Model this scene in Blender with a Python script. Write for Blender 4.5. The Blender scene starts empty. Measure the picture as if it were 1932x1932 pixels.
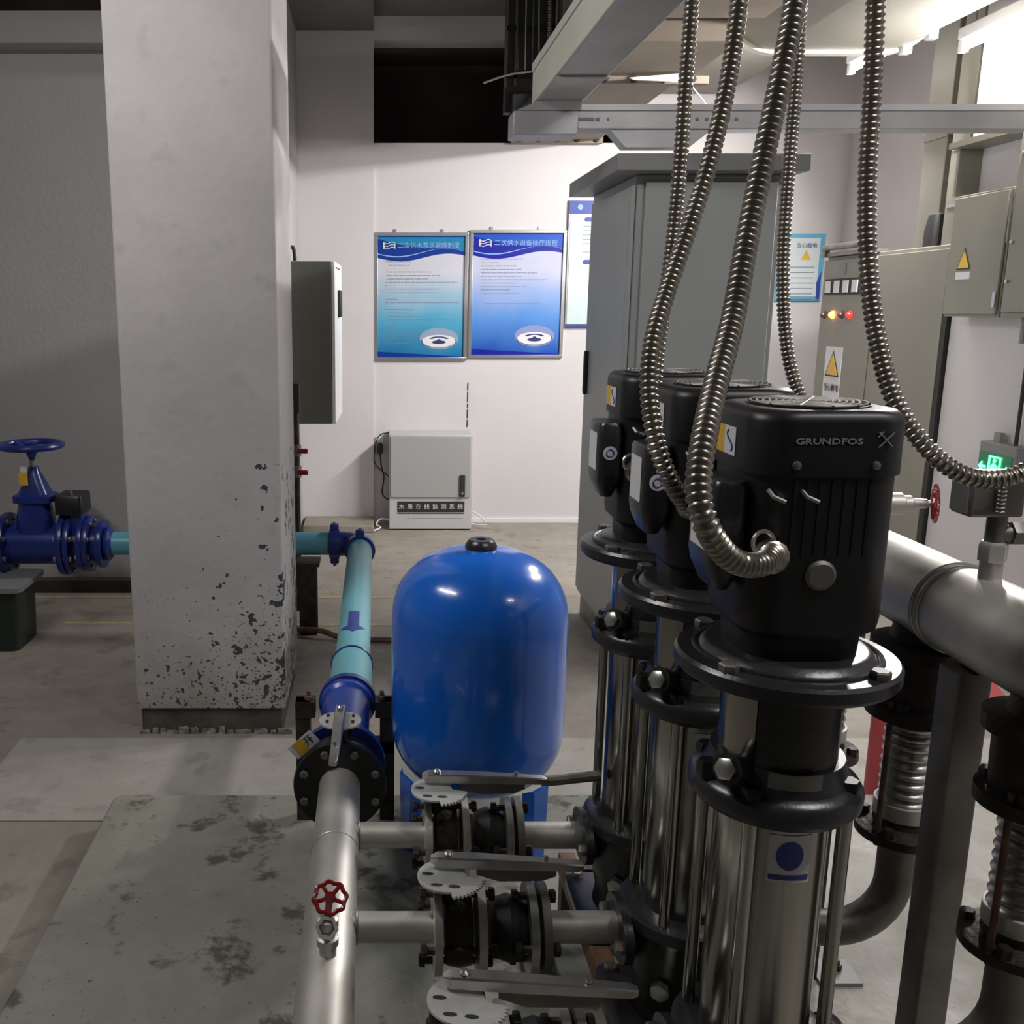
import bpy, math, random
from mathutils import Vector, Matrix
random.seed(7)
PI = math.pi
SC = bpy.context.scene
COL = SC.collection

# ------------------------------------------------------------------ camera
F = 1850.0; CX = 705.0; CY = 966.0; PITCH = math.radians(11.8); CAMZ = 1.5
cam_d = bpy.data.cameras.new('camera'); cam = bpy.data.objects.new('camera', cam_d); COL.objects.link(cam)
cam.location = (0, 0, CAMZ); cam.rotation_euler = (PI/2 - PITCH, 0, 0)
cam_d.sensor_width = 36; cam_d.lens = 36*F/1932; cam_d.shift_x = 0.5 - CX/1932; cam_d.clip_start = 0.02
SC.camera = cam

# ------------------------------------------------------------------ world, exposure
w = bpy.data.worlds.new('world'); SC.world = w; w.use_nodes = True
w.node_tree.nodes['Background'].inputs[0].default_value = (0.05, 0.052, 0.055, 1)
w.node_tree.nodes['Background'].inputs[1].default_value = 1.0
SC.view_settings.view_transform = 'Standard'; SC.view_settings.look = 'None'
SC.view_settings.exposure = 0.2; SC.view_settings.gamma = 1.0
SC.view_settings.use_curve_mapping = False

def area(name, loc, size, sizey, power, target, col=(1, .97, .95)):
    d = bpy.data.lights.new(name, 'AREA'); d.shape = 'RECTANGLE'; d.size = size; d.size_y = sizey
    d.energy = power; d.color = col
    o = bpy.data.objects.new(name, d); COL.objects.link(o); o.location = loc
    o.rotation_euler = (Vector(target) - Vector(loc)).to_track_quat('-Z', 'Y').to_euler()
    return o
# (the lamps' own light is made in batten_lamp() below, one area light per real fixture)

# ------------------------------------------------------------------ pixel helpers
def dirpx(x, y):
    v = (CY - y)/F
    return Vector(((x-CX)/F, math.cos(PITCH)+v*math.sin(PITCH), -math.sin(PITCH)+v*math.cos(PITCH)))
def atY(x, y, Y):
    d = dirpx(x, y); return Vector((0, 0, CAMZ)) + d*(Y/d.y)
def atZ(x, y, z):
    d = dirpx(x, y); return Vector((0, 0, CAMZ)) + d*((z-CAMZ)/d.z)
def atX(x, y, X):
    d = dirpx(x, y); return Vector((0, 0, CAMZ)) + d*(X/d.x)

# ------------------------------------------------------------------ materials
def mat(name, col, rough=.5, metal=0., bump=0., bscale=40., var=0., vscale=6., spec=.5, coat=0., emit=None, estr=0., col2=None, rvar=0.):
    m = bpy.data.materials.new(name); m.use_nodes = True
    nt = m.node_tree; b = nt.nodes['Principled BSDF']
    b.inputs['Base Color'].default_value = (*col, 1)
    b.inputs['Roughness'].default_value = rough; b.inputs['Metallic'].default_value = metal
    b.inputs['Specular IOR Level'].default_value = spec
    b.inputs['Coat Weight'].default_value = coat
    if emit: b.inputs['Emission Color'].default_value = (*emit, 1); b.inputs['Emission Strength'].default_value = estr
    tc = nt.nodes.new('ShaderNodeTexCoord')
    if var or col2:
        n = nt.nodes.new('ShaderNodeTexNoise'); n.inputs['Scale'].default_value = vscale; n.inputs['Detail'].default_value = 6
        nt.links.new(tc.outputs['Object'], n.inputs['Vector'])
        r = nt.nodes.new('ShaderNodeValToRGB'); r.color_ramp.elements[0].position = .35; r.color_ramp.elements[1].position = .68
        c2 = col2 if col2 else tuple(c*(1-var) for c in col)
        r.color_ramp.elements[0].color = (*c2, 1); r.color_ramp.elements[1].color = (*col, 1)
        nt.links.new(n.outputs['Fac'], r.inputs['Fac']); nt.links.new(r.outputs['Color'], b.inputs['Base Color'])
        if rvar:
            mr = nt.nodes.new('ShaderNodeMapRange'); mr.inputs['To Min'].default_value = rough-rvar; mr.inputs['To Max'].default_value = rough+rvar
            nt.links.new(n.outputs['Fac'], mr.inputs['Value']); nt.links.new(mr.outputs['Result'], b.inputs['Roughness'])
    if bump:
        n2 = nt.nodes.new('ShaderNodeTexNoise'); n2.inputs['Scale'].default_value = bscale; n2.inputs['Detail'].default_value = 4
        nt.links.new(tc.outputs['Object'], n2.inputs['Vector'])
        bp = nt.nodes.new('ShaderNodeBump'); bp.inputs['Strength'].default_value = bump; bp.inputs['Distance'].default_value = .01
        nt.links.new(n2.outputs['Fac'], bp.inputs['Height']); nt.links.new(bp.outputs['Normal'], b.inputs['Normal'])
    return m

M = {}
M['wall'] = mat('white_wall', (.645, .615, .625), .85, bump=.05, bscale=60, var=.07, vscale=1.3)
M['wall_dim'] = mat('dimmed_wall', (.46, .445, .45), .9, bump=.15, var=.12, vscale=1.2)  # wall colour darkened to carry the dim light on these walls
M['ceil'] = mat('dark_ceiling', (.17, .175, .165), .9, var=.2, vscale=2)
M['void'] = mat('unlit_void', (.06, .047, .040), .95, var=.4, vscale=3)  # near-black brown stands in for the dark of unlit space
M['black'] = mat('black_paint', (.008, .008, .0095), .42, var=.3, vscale=20, spec=.5)
M['black_cast'] = mat('black_cast_paint', (.02, .02, .023), .3, bump=.06, bscale=90, spec=.6)
M['chrome'] = mat('polished_steel', (.36, .355, .32), .19, 1., bump=.01, bscale=4)
M['steel'] = mat('brushed_steel', (.69, .665, .62), .5, .85, bump=.04, bscale=60, var=.22, vscale=7, rvar=.08)
M['steel_dark'] = mat('dull_steel', (.27, .255, .235), .5, .8, var=.3, vscale=12)
M['zinc'] = mat('zinc_plate', (.62, .61, .59), .33, 1., var=.15, vscale=30)
M['plate'] = mat('bright_zinc_plate', (.72, .72, .70), .42, .55, var=.12, vscale=50)
M['hose'] = mat('hose_metal', (.41, .38, .33), .34, 1., var=.25, vscale=25)
M['iron'] = mat('rusty_iron', (.075, .06, .05), .55, .5, bump=.3, bscale=60, col2=(.035, .03, .027), vscale=20)
M['bolt'] = mat('bolt_zinc', (.5, .46, .40), .35, 1., var=.3, vscale=40)
M['rust'] = mat('rust', (.22, .12, .07), .7, .2, col2=(.10, .06, .045), vscale=30, bump=.3)
M['tank'] = mat('blue_tank_paint', (.012, .15, .70), .20, spec=.6, coat=.35, bump=.02, bscale=90)
M['blue'] = mat('blue_valve_paint', (.015, .035, .24), .3, var=.3, vscale=15, spec=.6)
M['blue_b'] = mat('bright_blue_paint', (.02, .07, .42), .3, var=.2, vscale=15, spec=.6)
M['cyan'] = mat('light_blue_pipe_paint', (.17, .50, .58), .35, var=.12, vscale=5)
M['cyan_d'] = mat('teal_pipe_paint', (.13, .40, .52), .35, var=.15, vscale=5)
M['cab'] = mat('grey_cabinet_paint', (.33, .345, .34), .45, var=.05, vscale=3)
M['cab_d'] = mat('grey_roof_paint', (.22, .225, .225), .5)
M['beige'] = mat('beige_cabinet_paint', (.25, .238, .192), .45, var=.06, vscale=3)
M['olive'] = mat('olive_side_paint', (.12, .12, .095), .5, var=.05)
M['box_w'] = mat('white_box_paint', (.50, .50, .50), .45, var=.04)
M['trunk'] = mat('galvanised_trunking', (.56, .56, .575), .5, .35, var=.22, vscale=4)
M['trunk_c'] = mat('cream_cover', (.74, .74, .64), .5, 0., var=.08, vscale=4)
M['duct'] = mat('brown_duct_board', (.30, .245, .19), .7, var=.18, vscale=3)
M['duct_g'] = mat('grey_round_duct', (.27, .255, .22), .6, .3, var=.12, vscale=3)
M['red'] = mat('red_wheel_paint', (.28, .012, .014), .25, spec=.6, var=.3, vscale=40)
M['redp'] = mat('red_floor_paint', (.45, .06, .07), .6, var=.2, vscale=8)
M['yellow'] = mat('yellow_label', (.75, .45, .04), .45)
M['ylw_line'] = mat('worn_yellow_paint', (.42, .36, .14), .7, col2=(.30, .27, .21), vscale=14)
M['white'] = mat('white_label', (.72, .72, .74), .5)
M['lblue'] = mat('blue_print', (.03, .05, .30), .45)
M['rubber'] = mat('black_rubber', (.02, .02, .02), .65)
M['green_bin'] = mat('dark_green_plastic', (.018, .028, .024), .5)
M['greyp'] = mat('grey_plastic', (.22, .22, .22), .5)
M['alu'] = mat('poster_frame', (.60, .60, .62), .3, .9)
M['printb'] = mat('pale_blue_print', (.25, .42, .75), .5)
M['printg'] = mat('grey_print', (.22, .25, .33), .6)
M['printd'] = mat('dark_blue_print', (.015, .03, .16), .5)
M['letter'] = mat('faint_grey_lettering', (.30, .32, .32), .4)
M['cable_w'] = mat('white_cable', (.7, .7, .68), .5)
M['glass_r'] = mat('red_indicator', (.6, .03, .03), .3, emit=(1, .06, .05), estr=.8)
M['glass_o'] = mat('orange_indicator', (.8, .3, .05), .3, emit=(1, .35, .05), estr=7)
M['glass_k'] = mat('unlit_indicator', (.12, .05, .05), .3)
M['exit'] = mat('green_sign_face', (.01, .10, .04), .3, emit=(0, .5, .15), estr=.10)
M['exit_fig'] = mat('glowing_green_figure', (.1, .9, .4), .3, emit=(.08, 1, .35), estr=4)
M['tube'] = mat('lamp_tube', (1, 1, 1), .3, emit=(1, .98, .96), estr=5)
M['fins'] = M['black']

def ramp_mat(name, lo, hi, z0, z1, rough=.35, gamma=1.0, mid=None):
    m = bpy.data.materials.new(name); m.use_nodes = True; nt = m.node_tree; b = nt.nodes['Principled BSDF']
    b.inputs['Roughness'].default_value = rough
    tc = nt.nodes.new('ShaderNodeTexCoord'); sp = nt.nodes.new('ShaderNodeSeparateXYZ')
    nt.links.new(tc.outputs['Object'], sp.inputs[0])
    mr = nt.nodes.new('ShaderNodeMapRange'); mr.inputs['From Min'].default_value = z0; mr.inputs['From Max'].default_value = z1
    n = nt.nodes.new('ShaderNodeTexNoise'); n.inputs['Scale'].default_value = 3.5
    nt.links.new(tc.outputs['Object'], n.inputs['Vector'])
    ad = nt.nodes.new('ShaderNodeMath'); ad.operation = 'MULTIPLY_ADD'; ad.inputs[1].default_value = .35; ad.inputs[2].default_value = -.17
    nt.links.new(n.outputs['Fac'], ad.inputs[0])
    a2 = nt.nodes.new('ShaderNodeMath'); a2.operation = 'ADD'
    nt.links.new(sp.outputs['Z'], mr.inputs['Value']); nt.links.new(mr.outputs['Result'], a2.inputs[0]); nt.links.new(ad.outputs[0], a2.inputs[1])
    r = nt.nodes.new('ShaderNodeValToRGB')
    r.color_ramp.elements[0].color = (*lo, 1); r.color_ramp.elements[1].color = (*hi, 1)
    if mid:
        e = r.color_ramp.elements.new(.45); e.color = (*mid, 1)
    nt.links.new(a2.outputs[0], r.inputs['Fac']); nt.links.new(r.outputs['Color'], b.inputs['Base Color'])
    return m

def column_mat():
    m = bpy.data.materials.new('stained_column_plaster'); m.use_nodes = True; nt = m.node_tree; L = nt.links
    b = nt.nodes['Principled BSDF']; b.inputs['Roughness'].default_value = .85
    tc = nt.nodes.new('ShaderNodeTexCoord'); sp = nt.nodes.new('ShaderNodeSeparateXYZ'); L.new(tc.outputs['Object'], sp.inputs[0])
    def noise(s, d=5, r=.55):
        n = nt.nodes.new('ShaderNodeTexNoise'); n.inputs['Scale'].default_value = s; n.inputs['Detail'].default_value = d
        n.inputs['Roughness'].default_value = r; L.new(tc.outputs['Object'], n.inputs['Vector']); return n.outputs['Fac']
    def mrange(v, a, bb, c=0., d=1.):
        n = nt.nodes.new('ShaderNodeMapRange'); L.new(v, n.inputs['Value'])
        n.inputs['From Min'].default_value = a; n.inputs['From Max'].default_value = bb
        n.inputs['To Min'].default_value = c; n.inputs['To Max'].default_value = d; return n.outputs['Result']
    def mth(op, a, bb):
        n = nt.nodes.new('ShaderNodeMath'); n.operation = op
        for i, q in enumerate((a, bb)):
            if isinstance(q, (int, float)): n.inputs[i].default_value = q
            else: L.new(q, n.inputs[i])
        return n.outputs[0]
    def mix(f, a, bb):
        n = nt.nodes.new('ShaderNodeMixRGB'); L.new(f, n.inputs[0])
        for i, q in ((1, a), (2, bb)):
            if isinstance(q, tuple): n.inputs[i].default_value = (*q, 1)
            else: L.new(q, n.inputs[i])
        return n.outputs[0]
    z = sp.outputs['Z']; x = sp.outputs['X']
    base = mix(mrange(noise(2.2), .35, .65), (.44, .42, .425), (.53, .505, .51))
    # faint smudges
    base = mix(mrange(noise(9, 3), .62, .74, 0, .35), base, (.33, .32, .31))
    # grime rising from the floor
    low = mrange(mth('ADD', z, mth('MULTIPLY', noise(5), .5)), .32, .68, 1, 0)
    base = mix(mth('MULTIPLY', low, .75), base, (.235, .215, .185))
    # chipped dark spots, dense low and on the right
    thr = mth('ADD', mrange(z, .15, 1.15, -.03, .20), mrange(x, -.25, .25, .05, -.01))
    sp1 = mth('GREATER_THAN', mth('SUBTRACT', noise(38, 2, .5), thr), .615)
    sp3 = mth('GREATER_THAN', mth('SUBTRACT', noise(17, 3, .6), mth('ADD', mrange(z, .25, .95, .03, .06), mrange(x, -.1, .2, .16, 0.))), .55)
    sp1 = mth('MAXIMUM', sp1, mth('MULTIPLY', sp3, mth('LESS_THAN', z, .98)))
    sp2 = mth('GREATER_THAN', mth('SUBTRACT', noise(90, 2, .5), thr), .64)
    lim = mth('LESS_THAN', z, 1.25)
    base = mix(mth('MULTIPLY', mth('MAXIMUM', sp1, sp2), lim), base, (.055, .055, .055))
    L.new(base, b.inputs['Base Color'])
    bp = nt.nodes.new('ShaderNodeBump'); bp.inputs['Strength'].default_value = .25; bp.inputs['Distance'].default_value = .01
    L.new(noise(30), bp.inputs['Height']); L.new(bp.outputs['Normal'], b.inputs['Normal'])
    return m

def floor_mat(name, a, bcol, dark, amt, wet=.3, s=3.):
    m = bpy.data.materials.new(name); m.use_nodes = True; nt = m.node_tree; L = nt.links
    b = nt.nodes['Principled BSDF']
    tc = nt.nodes.new('ShaderNodeTexCoord')
    def noise(sc, d=6, r=.6):
        n = nt.nodes.new('ShaderNodeTexNoise'); n.inputs['Scale'].default_value = sc; n.inputs['Detail'].default_value = d
        n.inputs['Roughness'].default_value = r; L.new(tc.outputs['Object'], n.inputs['Vector']); return n.outputs['Fac']
    def rng(v, p, q, c=0., d=1.):
        n = nt.nodes.new('ShaderNodeMapRange'); L.new(v, n.inputs['Value']); n.inputs['From Min'].default_value = p
        n.inputs['From Max'].default_value = q; n.inputs['To Min'].default_value = c; n.inputs['To Max'].default_value = d; return n.outputs['Result']
    def mix(f, p, q):
        n = nt.nodes.new('ShaderNodeMixRGB'); L.new(f, n.inputs[0])
        for i, t in ((1, p), (2, q)):
            if isinstance(t, tuple): n.inputs[i].default_value = (*t, 1)
            else: L.new(t, n.inputs[i])
        return n.outputs[0]
    c = mix(rng(noise(s*.6), .35, .65), a, bcol)
    c = mix(rng(noise(s*4.5, 4), .3, .7, 0, .3), c, tuple(q*.7 for q in a))
    c = mix(rng(noise(s*2.1, 8, .65), .56, .63, 0, amt), c, dark)
    c = mix(rng(noise(s*26, 2), .70, .73, 0, amt), c, tuple(q*.5 for q in dark))
    L.new(c, b.inputs['Base Color'])
    L.new(rng(noise(s*1.3), .35, .65, .75-wet, .85), b.inputs['Roughness'])
    bp = nt.nodes.new('ShaderNodeBump'); bp.inputs['Strength'].default_value = .35; bp.inputs['Distance'].default_value = .01
    L.new(noise(s*8), bp.inputs['Height']); L.new(bp.outputs['Normal'], b.inputs['Normal'])
    return m
M['column'] = column_mat()
M['floor'] = floor_mat('brown_grey_floor', (.255, .225, .19), (.345, .31, .27), (.15, .13, .105), .5)
M['flake'] = mat('old_flaking_paint', (.42, .40, .37), .9, col2=(.12, .105, .09), vscale=40, bump=.4)
M['plinth'] = floor_mat('green_grey_plinth', (.235, .24, .20), (.33, .325, .28), (.075, .075, .055), .9, .2, 3.6)
M['curb'] = floor_mat('light_concrete', (.36, .34, .30), (.45, .425, .385), (.24, .22, .19), .5)

# ------------------------------------------------------------------ mesh builder
class MB:
    def __init__(s): s.v = []; s.f = []; s.mi = []; s.m = 0
    def quad(s, pts):
        n = len(s.v); s.v += [Vector(p) for p in pts]; s.f.append(tuple(range(n, n+len(pts)))); s.mi.append(s.m); return s
    def box(s, x0, x1, y0, y1, z0, z1, T=None):
        n = len(s.v)
        P = [Vector((x, y, z)) for z in (z0, z1) for y in (y0, y1) for x in (x0, x1)]
        if T is not None: P = [T @ p for p in P]
        s.v += P
        for q in ((0, 2, 3, 1), (4, 5, 7, 6), (0, 1, 5, 4), (2, 6, 7, 3), (0, 4, 6, 2), (1, 3, 7, 5)):
            s.f.append(tuple(n+i for i in q)); s.mi.append(s.m)
        return s
    def rings(s, R, close=False, cap0=True, cap1=True):
        n = len(s.v); k = len(R[0])
        for r in R: s.v += [Vector(p) for p in r]
        m = len(R)
        for i in range(m if close else m-1):
            a = n+i*k; b = n+((i+1) % m)*k
            for j in range(k):
                j2 = (j+1) % k; s.f.append((a+j, a+j2, b+j2, b+j)); s.mi.append(s.m)
        if not close:
            if cap0: s.f.append(tuple(n+j for j in reversed(range(k)))); s.mi.append(s.m)
            if cap1: s.f.append(tuple(n+(m-1)*k+j for j in range(k))); s.mi.append(s.m)
        return s
    def lathe(s, prof, c=(0, 0, 0), ax=(0, 0, 1), n=32, cap=True):
        """prof: list of (radius, distance along axis)"""
        ax = Vector(ax).normalized(); c = Vector(c)
        u = ax.orthogonal().normalized(); w_ = ax.cross(u)
        R = []
        for r, h in prof:
            r = max(r, 1e-5)
            R.append([c+ax*h+(u*math.cos(2*PI*j/n)+w_*math.sin(2*PI*j/n))*r for j in range(n)])
        return s.rings(R, cap0=cap, cap1=cap)
    def cyl(s, p0, p1, r, r1=None, n=24):
        p0 = Vector(p0); p1 = Vector(p1)
        return s.lathe([(r, 0), (r if r1 is None else r1, (p1-p0).length)], p0, p1-p0, n)
    def hexb(s, p, ax, r, h):
        return s.lathe([(r*.98, 0), (r, h*.1), (r, h*.8), (r*.85, h)], p, ax, 6)
    def tube(s, path, rad, n=16, cap=True):
        P = [Vector(p) for p in path]; m = len(P)
        T = [(P[min(i+1, m-1)]-P[max(i-1, 0)]).normalized() for i in range(m)]
        u = T[0].orthogonal().normalized(); R = []
        for i in range(m):
            u = (u-T[i]*u.dot(T[i])).normalized(); w_ = T[i].cross(u)
            r = rad[i] if isinstance(rad, (list, tuple)) else rad
            R.append([P[i]+(u*math.cos(2*PI*j/n)+w_*math.sin(2*PI*j/n))*r for j in range(n)])
        return s.rings(R, cap0=cap, cap1=cap)
    def torus(s, c, ax, R0, r, n=32, k=10):
        ax = Vector(ax).normalized(); u = ax.orthogonal().normalized(); w_ = ax.cross(u); c = Vector(c); R = []
        for i in range(n):
            d = u*math.cos(2*PI*i/n)+w_*math.sin(2*PI*i/n)
            R.append([c+d*(R0+r*math.cos(2*PI*j/k))+ax*(r*math.sin(2*PI*j/k)) for j in range(k)])
        return s.rings(R, close=True)
    def prism(s, pts, off, hole=None):
        """extrude polygon pts (3-D) by vector off"""
        off = Vector(off); A = [Vector(p) for p in pts]; n = len(s.v); k = len(A)
        s.v += A+[p+off for p in A]
        s.f.append(tuple(n+j for j in reversed(range(k)))); s.mi.append(s.m)
        s.f.append(tuple(n+k+j for j in range(k))); s.mi.append(s.m)
        for j in range(k):
            j2 = (j+1) % k; s.f.append((n+j, n+j2, n+k+j2, n+k+j)); s.mi.append(s.m)
        return s
    def arc(s, c, r0, r1, a0, a1, z0, z1, n=16):
        """vertical curved shell between two angles"""
        R = []
        for i in range(n+1):
            a = a0+(a1-a0)*i/n; d = Vector((math.cos(a), math.sin(a), 0)); c_ = Vector(c)
            R.append([c_+d*r0+Vector((0, 0, z0)), c_+d*r1+Vector((0, 0, z0)), c_+d*r1+Vector((0, 0, z1)), c_+d*r0+Vector((0, 0, z1))])
        return s.rings(R)
    def rrect(s, cx, cy, prof, cr, seg=6):
        """loft of rounded rectangles; prof: (halfx, halfy, z)"""
        R = []
        for hx, hy, z in prof:
            c = min(cr, hx*.95, hy*.95); ring = []
            for q, (sx, sy) in enumerate(((1, 1), (-1, 1), (-1, -1), (1, -1))):
                for i in range(seg+1):
                    a = q*PI/2+i*PI/2/seg
                    ring.append(Vector((cx+sx*(hx-c)+c*math.cos(a), cy+sy*(hy-c)+c*math.sin(a), z)))
            R.append(ring)
        return s.rings(R)
    def build(s, name, material, parent=None, ang=35, bev=0., tr=None, smooth=True):
        me = bpy.data.meshes.new(name)
        o0 = Vector(parent['_o']) if (parent is not None and '_o' in parent.keys()) else Vector((0, 0, 0))
        V = [(tr @ v if tr is not None else v)-o0 for v in s.v]
        me.from_pydata([tuple(v) for v in V], [], s.f)
        mats = material if isinstance(material, (list, tuple)) else [material]
        for mm in mats: me.materials.append(mm)
        if len(mats) > 1: me.polygons.foreach_set('material_index', s.mi)
        me.validate()
        if smooth:
            me.shade_smooth()
            try: me.set_sharp_from_angle(angle=math.radians(ang))
            except Exception: pass
        me.update()
        o = bpy.data.objects.new(name, me); COL.objects.link(o)
        import bmesh
        bm = bmesh.new(); bm.from_mesh(me); bmesh.ops.recalc_face_normals(bm, faces=bm.faces); bm.to_mesh(me); bm.free()
        if parent is not None: o.parent = parent; o['_o'] = list(o0)
        if bev:
            md = o.modifiers.new('bevel', 'BEVEL'); md.width = bev; md.segments = 2; md.limit_method = 'ANGLE'; md.angle_limit = math.radians(40)
        return o

def thing(name, label, cat, loc, group=None):
    o = bpy.data.objects.new(name, None); COL.objects.link(o); o.location = loc; o.empty_display_size = .05
    o['label'] = label; o['category'] = cat; o['_o'] = list(loc)
    if group: o['group'] = group
    return o
def tag(o, label, cat, group=None, kind=None):
    o['label'] = label; o['category'] = cat
    if group: o['group'] = group
    if kind: o['kind'] = kind
    return o
def struct(o): o['kind'] = 'structure'; return o
def lab(o, l): o['label'] = l; return o
KIDS = {}
def copy_tree(o, parent=None, d=Vector((0, 0, 0)), label=None):
    c = o.copy(); COL.objects.link(c)
    if parent is None: c.location = o.location + d
    else: c.parent = parent
    if label: c['label'] = label
    for ch in list(o.children): copy_tree(ch, c)
    return c
def text(name, s, size, m, T, parent, depth=.0006, sx=1., align='LEFT', bold=0.):
    cu = bpy.data.curves.new(name, 'FONT'); cu.body = s; cu.size = size; cu.extrude = depth; cu.align_x = align; cu.align_y = 'CENTER'
    cu.offset = bold
    cu.resolution_u = 2
    tmp = bpy.data.objects.new(name, cu); COL.objects.link(tmp)
    dg = bpy.context.evaluated_depsgraph_get()
    me = bpy.data.meshes.new_from_object(tmp.evaluated_get(dg)); bpy.data.objects.remove(tmp)
    o0 = Vector(parent['_o']) if '_o' in parent.keys() else Vector()
    for v in me.vertices: p = Vector((v.co.x*sx, v.co.y, v.co.z)); v.co = (T @ p)-o0
    me.materials.clear(); me.materials.append(m)
    o = bpy.data.objects.new(name, me); COL.objects.link(o); o.parent = parent; o['_o'] = list(o0)
    return o
def catmull(pts, step):
    P = [Vector(p) for p in pts]; P = [P[0]*2-P[1]]+P+[P[-1]*2-P[-2]]; out = []
    for i in range(1, len(P)-2):
        for k in range(40):
            t = k/40; a, b, c, d = P[i-1], P[i], P[i+1], P[i+2]
            out.append(.5*((2*b)+(c-a)*t+(2*a-5*b+4*c-d)*t*t+(3*b-a-3*c+d)*t**3))
    out.append(P[-2])
    res = [out[0]]; acc = 0.
    for i in range(1, len(out)):
        a = out[i-1]; b = out[i]; l = (b-a).length
        while acc+l >= step:
            f = (step-acc)/l; a = a.lerp(b, f); l = (b-a).length; res.append(a.copy()); acc = 0.
        acc += l
    return res
def Tface(loc, ang=0.):        # text plane facing -Y (towards the camera), rotated about Z
    return Matrix.Translation(Vector(loc)) @ Matrix.Rotation(ang, 4, 'Z') @ Matrix.Rotation(PI/2, 4, 'X')

# ================================================================== ROOM
YB = 6.83
XR = 3.15
def slab(name, m, *b, **k):
    return struct(MB().box(*b).build(name, m, smooth=False, **k))
slab('floor', M['floor'], -4.2, 5.0, -3.2, 7.6, -.12, 0)
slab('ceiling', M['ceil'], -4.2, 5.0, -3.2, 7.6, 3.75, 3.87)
# back wall with the dark opening for the duct (X 0..1.62, z 2.56..3.16)
mb = MB()
mb.box(-.5, 0.0, YB-.03, YB+.2, 0, 3.75)
mb.box(0.0, 1.62, YB, YB+.2, 0, 2.56); mb.box(0.0, 1.62, YB, YB+.2, 3.19, 3.75)
mb.box(1.62, XR+.2, YB, YB+.2, 0, 3.75)
struct(mb.build('wall_back', M['wall'], smooth=False))
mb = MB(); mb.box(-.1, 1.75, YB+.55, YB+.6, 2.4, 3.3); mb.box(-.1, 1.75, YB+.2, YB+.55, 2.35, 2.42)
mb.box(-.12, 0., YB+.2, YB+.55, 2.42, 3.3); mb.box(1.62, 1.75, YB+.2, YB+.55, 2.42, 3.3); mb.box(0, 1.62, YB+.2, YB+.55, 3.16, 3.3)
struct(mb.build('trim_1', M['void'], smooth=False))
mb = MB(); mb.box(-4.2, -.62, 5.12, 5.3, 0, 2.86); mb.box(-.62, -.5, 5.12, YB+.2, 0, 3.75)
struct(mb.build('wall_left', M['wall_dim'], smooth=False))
struct(MB().box(-4.2, -.62, 5.55, 5.6, 2.7, 3.75).build('wall_upper_left', M['void'], smooth=False))  # near-black sheet stands in for the unlit space above the left wall
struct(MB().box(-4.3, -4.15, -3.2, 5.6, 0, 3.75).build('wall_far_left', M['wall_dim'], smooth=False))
mb = MB(); mb.box(XR, XR+.2, 4.53, 7.0, 0, 3.75); mb.box(2.62, 2.8, -3.2, 4.45, 0, 3.75); mb.box(2.62, XR+.2, 4.45, 4.53, 0, 3.75)
struct(mb.build('wall_right', M['wall'], smooth=False))
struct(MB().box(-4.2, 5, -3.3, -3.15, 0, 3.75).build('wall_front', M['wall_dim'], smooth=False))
# beam soffits under the ceiling
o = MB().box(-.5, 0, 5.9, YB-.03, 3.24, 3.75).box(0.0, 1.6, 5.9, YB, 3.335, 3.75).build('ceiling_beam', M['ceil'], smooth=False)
tag(o, 'dark grey concrete beam under the ceiling above the black wall opening', 'beam')
o = MB().box(-4.15, -.62, 4.98, 5.12, 2.72, 2.86).build('ceiling_beam', M['wall_dim'], smooth=False)
tag(o, 'pale grey ledge beam along the top of the dim wall left of the column', 'beam')
# skirting strip at the foot of the white back wall
struct(MB().box(.55, 1.9, YB-.02, YB, .0, .03).build('baseboard_back', M['white'], smooth=False))
mb = MB(); mb.box(-.48, .0, YB-.34, YB-.03, 0, .05)
tag(mb.build('concrete_kerb', M['floor'], bev=.006), 'low grey concrete kerb at the foot of the white wall under the wall box', 'kerb')
struct(MB().box(-4.15, -.62, 5.06, 5.12, 0, .07).build('shadow_strip_left', mat('painted_shadow', (.05, .04, .035), .8), smooth=False))  # near-black strip painted in for the shadow band at the wall foot

# concrete column
cx0, cx1, cy0, cy1 = -.845, -.315, 3.28, 3.86
ct = thing('concrete_column', 'big square white plastered column with chipped stained foot, left of the blue tank', 'column', ((cx0+cx1)/2, (cy0+cy1)/2, 0))
mb = MB(); mb.rrect((cx0+cx1)/2, (cy0+cy1)/2, [((cx1-cx0)/2, (cy1-cy0)/2, .10), ((cx1-cx0)/2, (cy1-cy0)/2, 3.75)], .012, 3)
mb.build('shaft', M['column'], ct)
mb = MB(); mb.rrect((cx0+cx1)/2, (cy0+cy1)/2, [((cx1-cx0)/2-.012, (cy1-cy0)/2-.012, .0), ((cx1-cx0)/2-.012, (cy1-cy0)/2-.012, .11)], .012, 3)
lab(mb.build('foot_band', mat('dark_foot_band', (.10, .088, .075), .9, col2=(.055, .05, .043), vscale=11, bump=.5), ct), 'recessed dark band with flaking white paint')  # band coloured darker than the column shaft above
# ragged remains of old plaster round the foot
px = cx0+.006
while px < cx1-.03:
    wv = random.uniform(.02, .07); hv = random.uniform(.012, .034)
    pts = [(px, cy0+.011, 0), (px+wv, cy0+.011, 0), (px+wv*.96, cy0+.011, hv*.7), (px+wv*.7, cy0+.011, hv), (px+wv*.35, cy0+.011, hv*.8), (px+.003, cy0+.011, hv*.9)]
    MB().prism(pts, (0, -.009, 0)).build('plaster_flake', M['flake'], ct, smooth=False)
    px += wv+random.uniform(0, .012)

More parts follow.
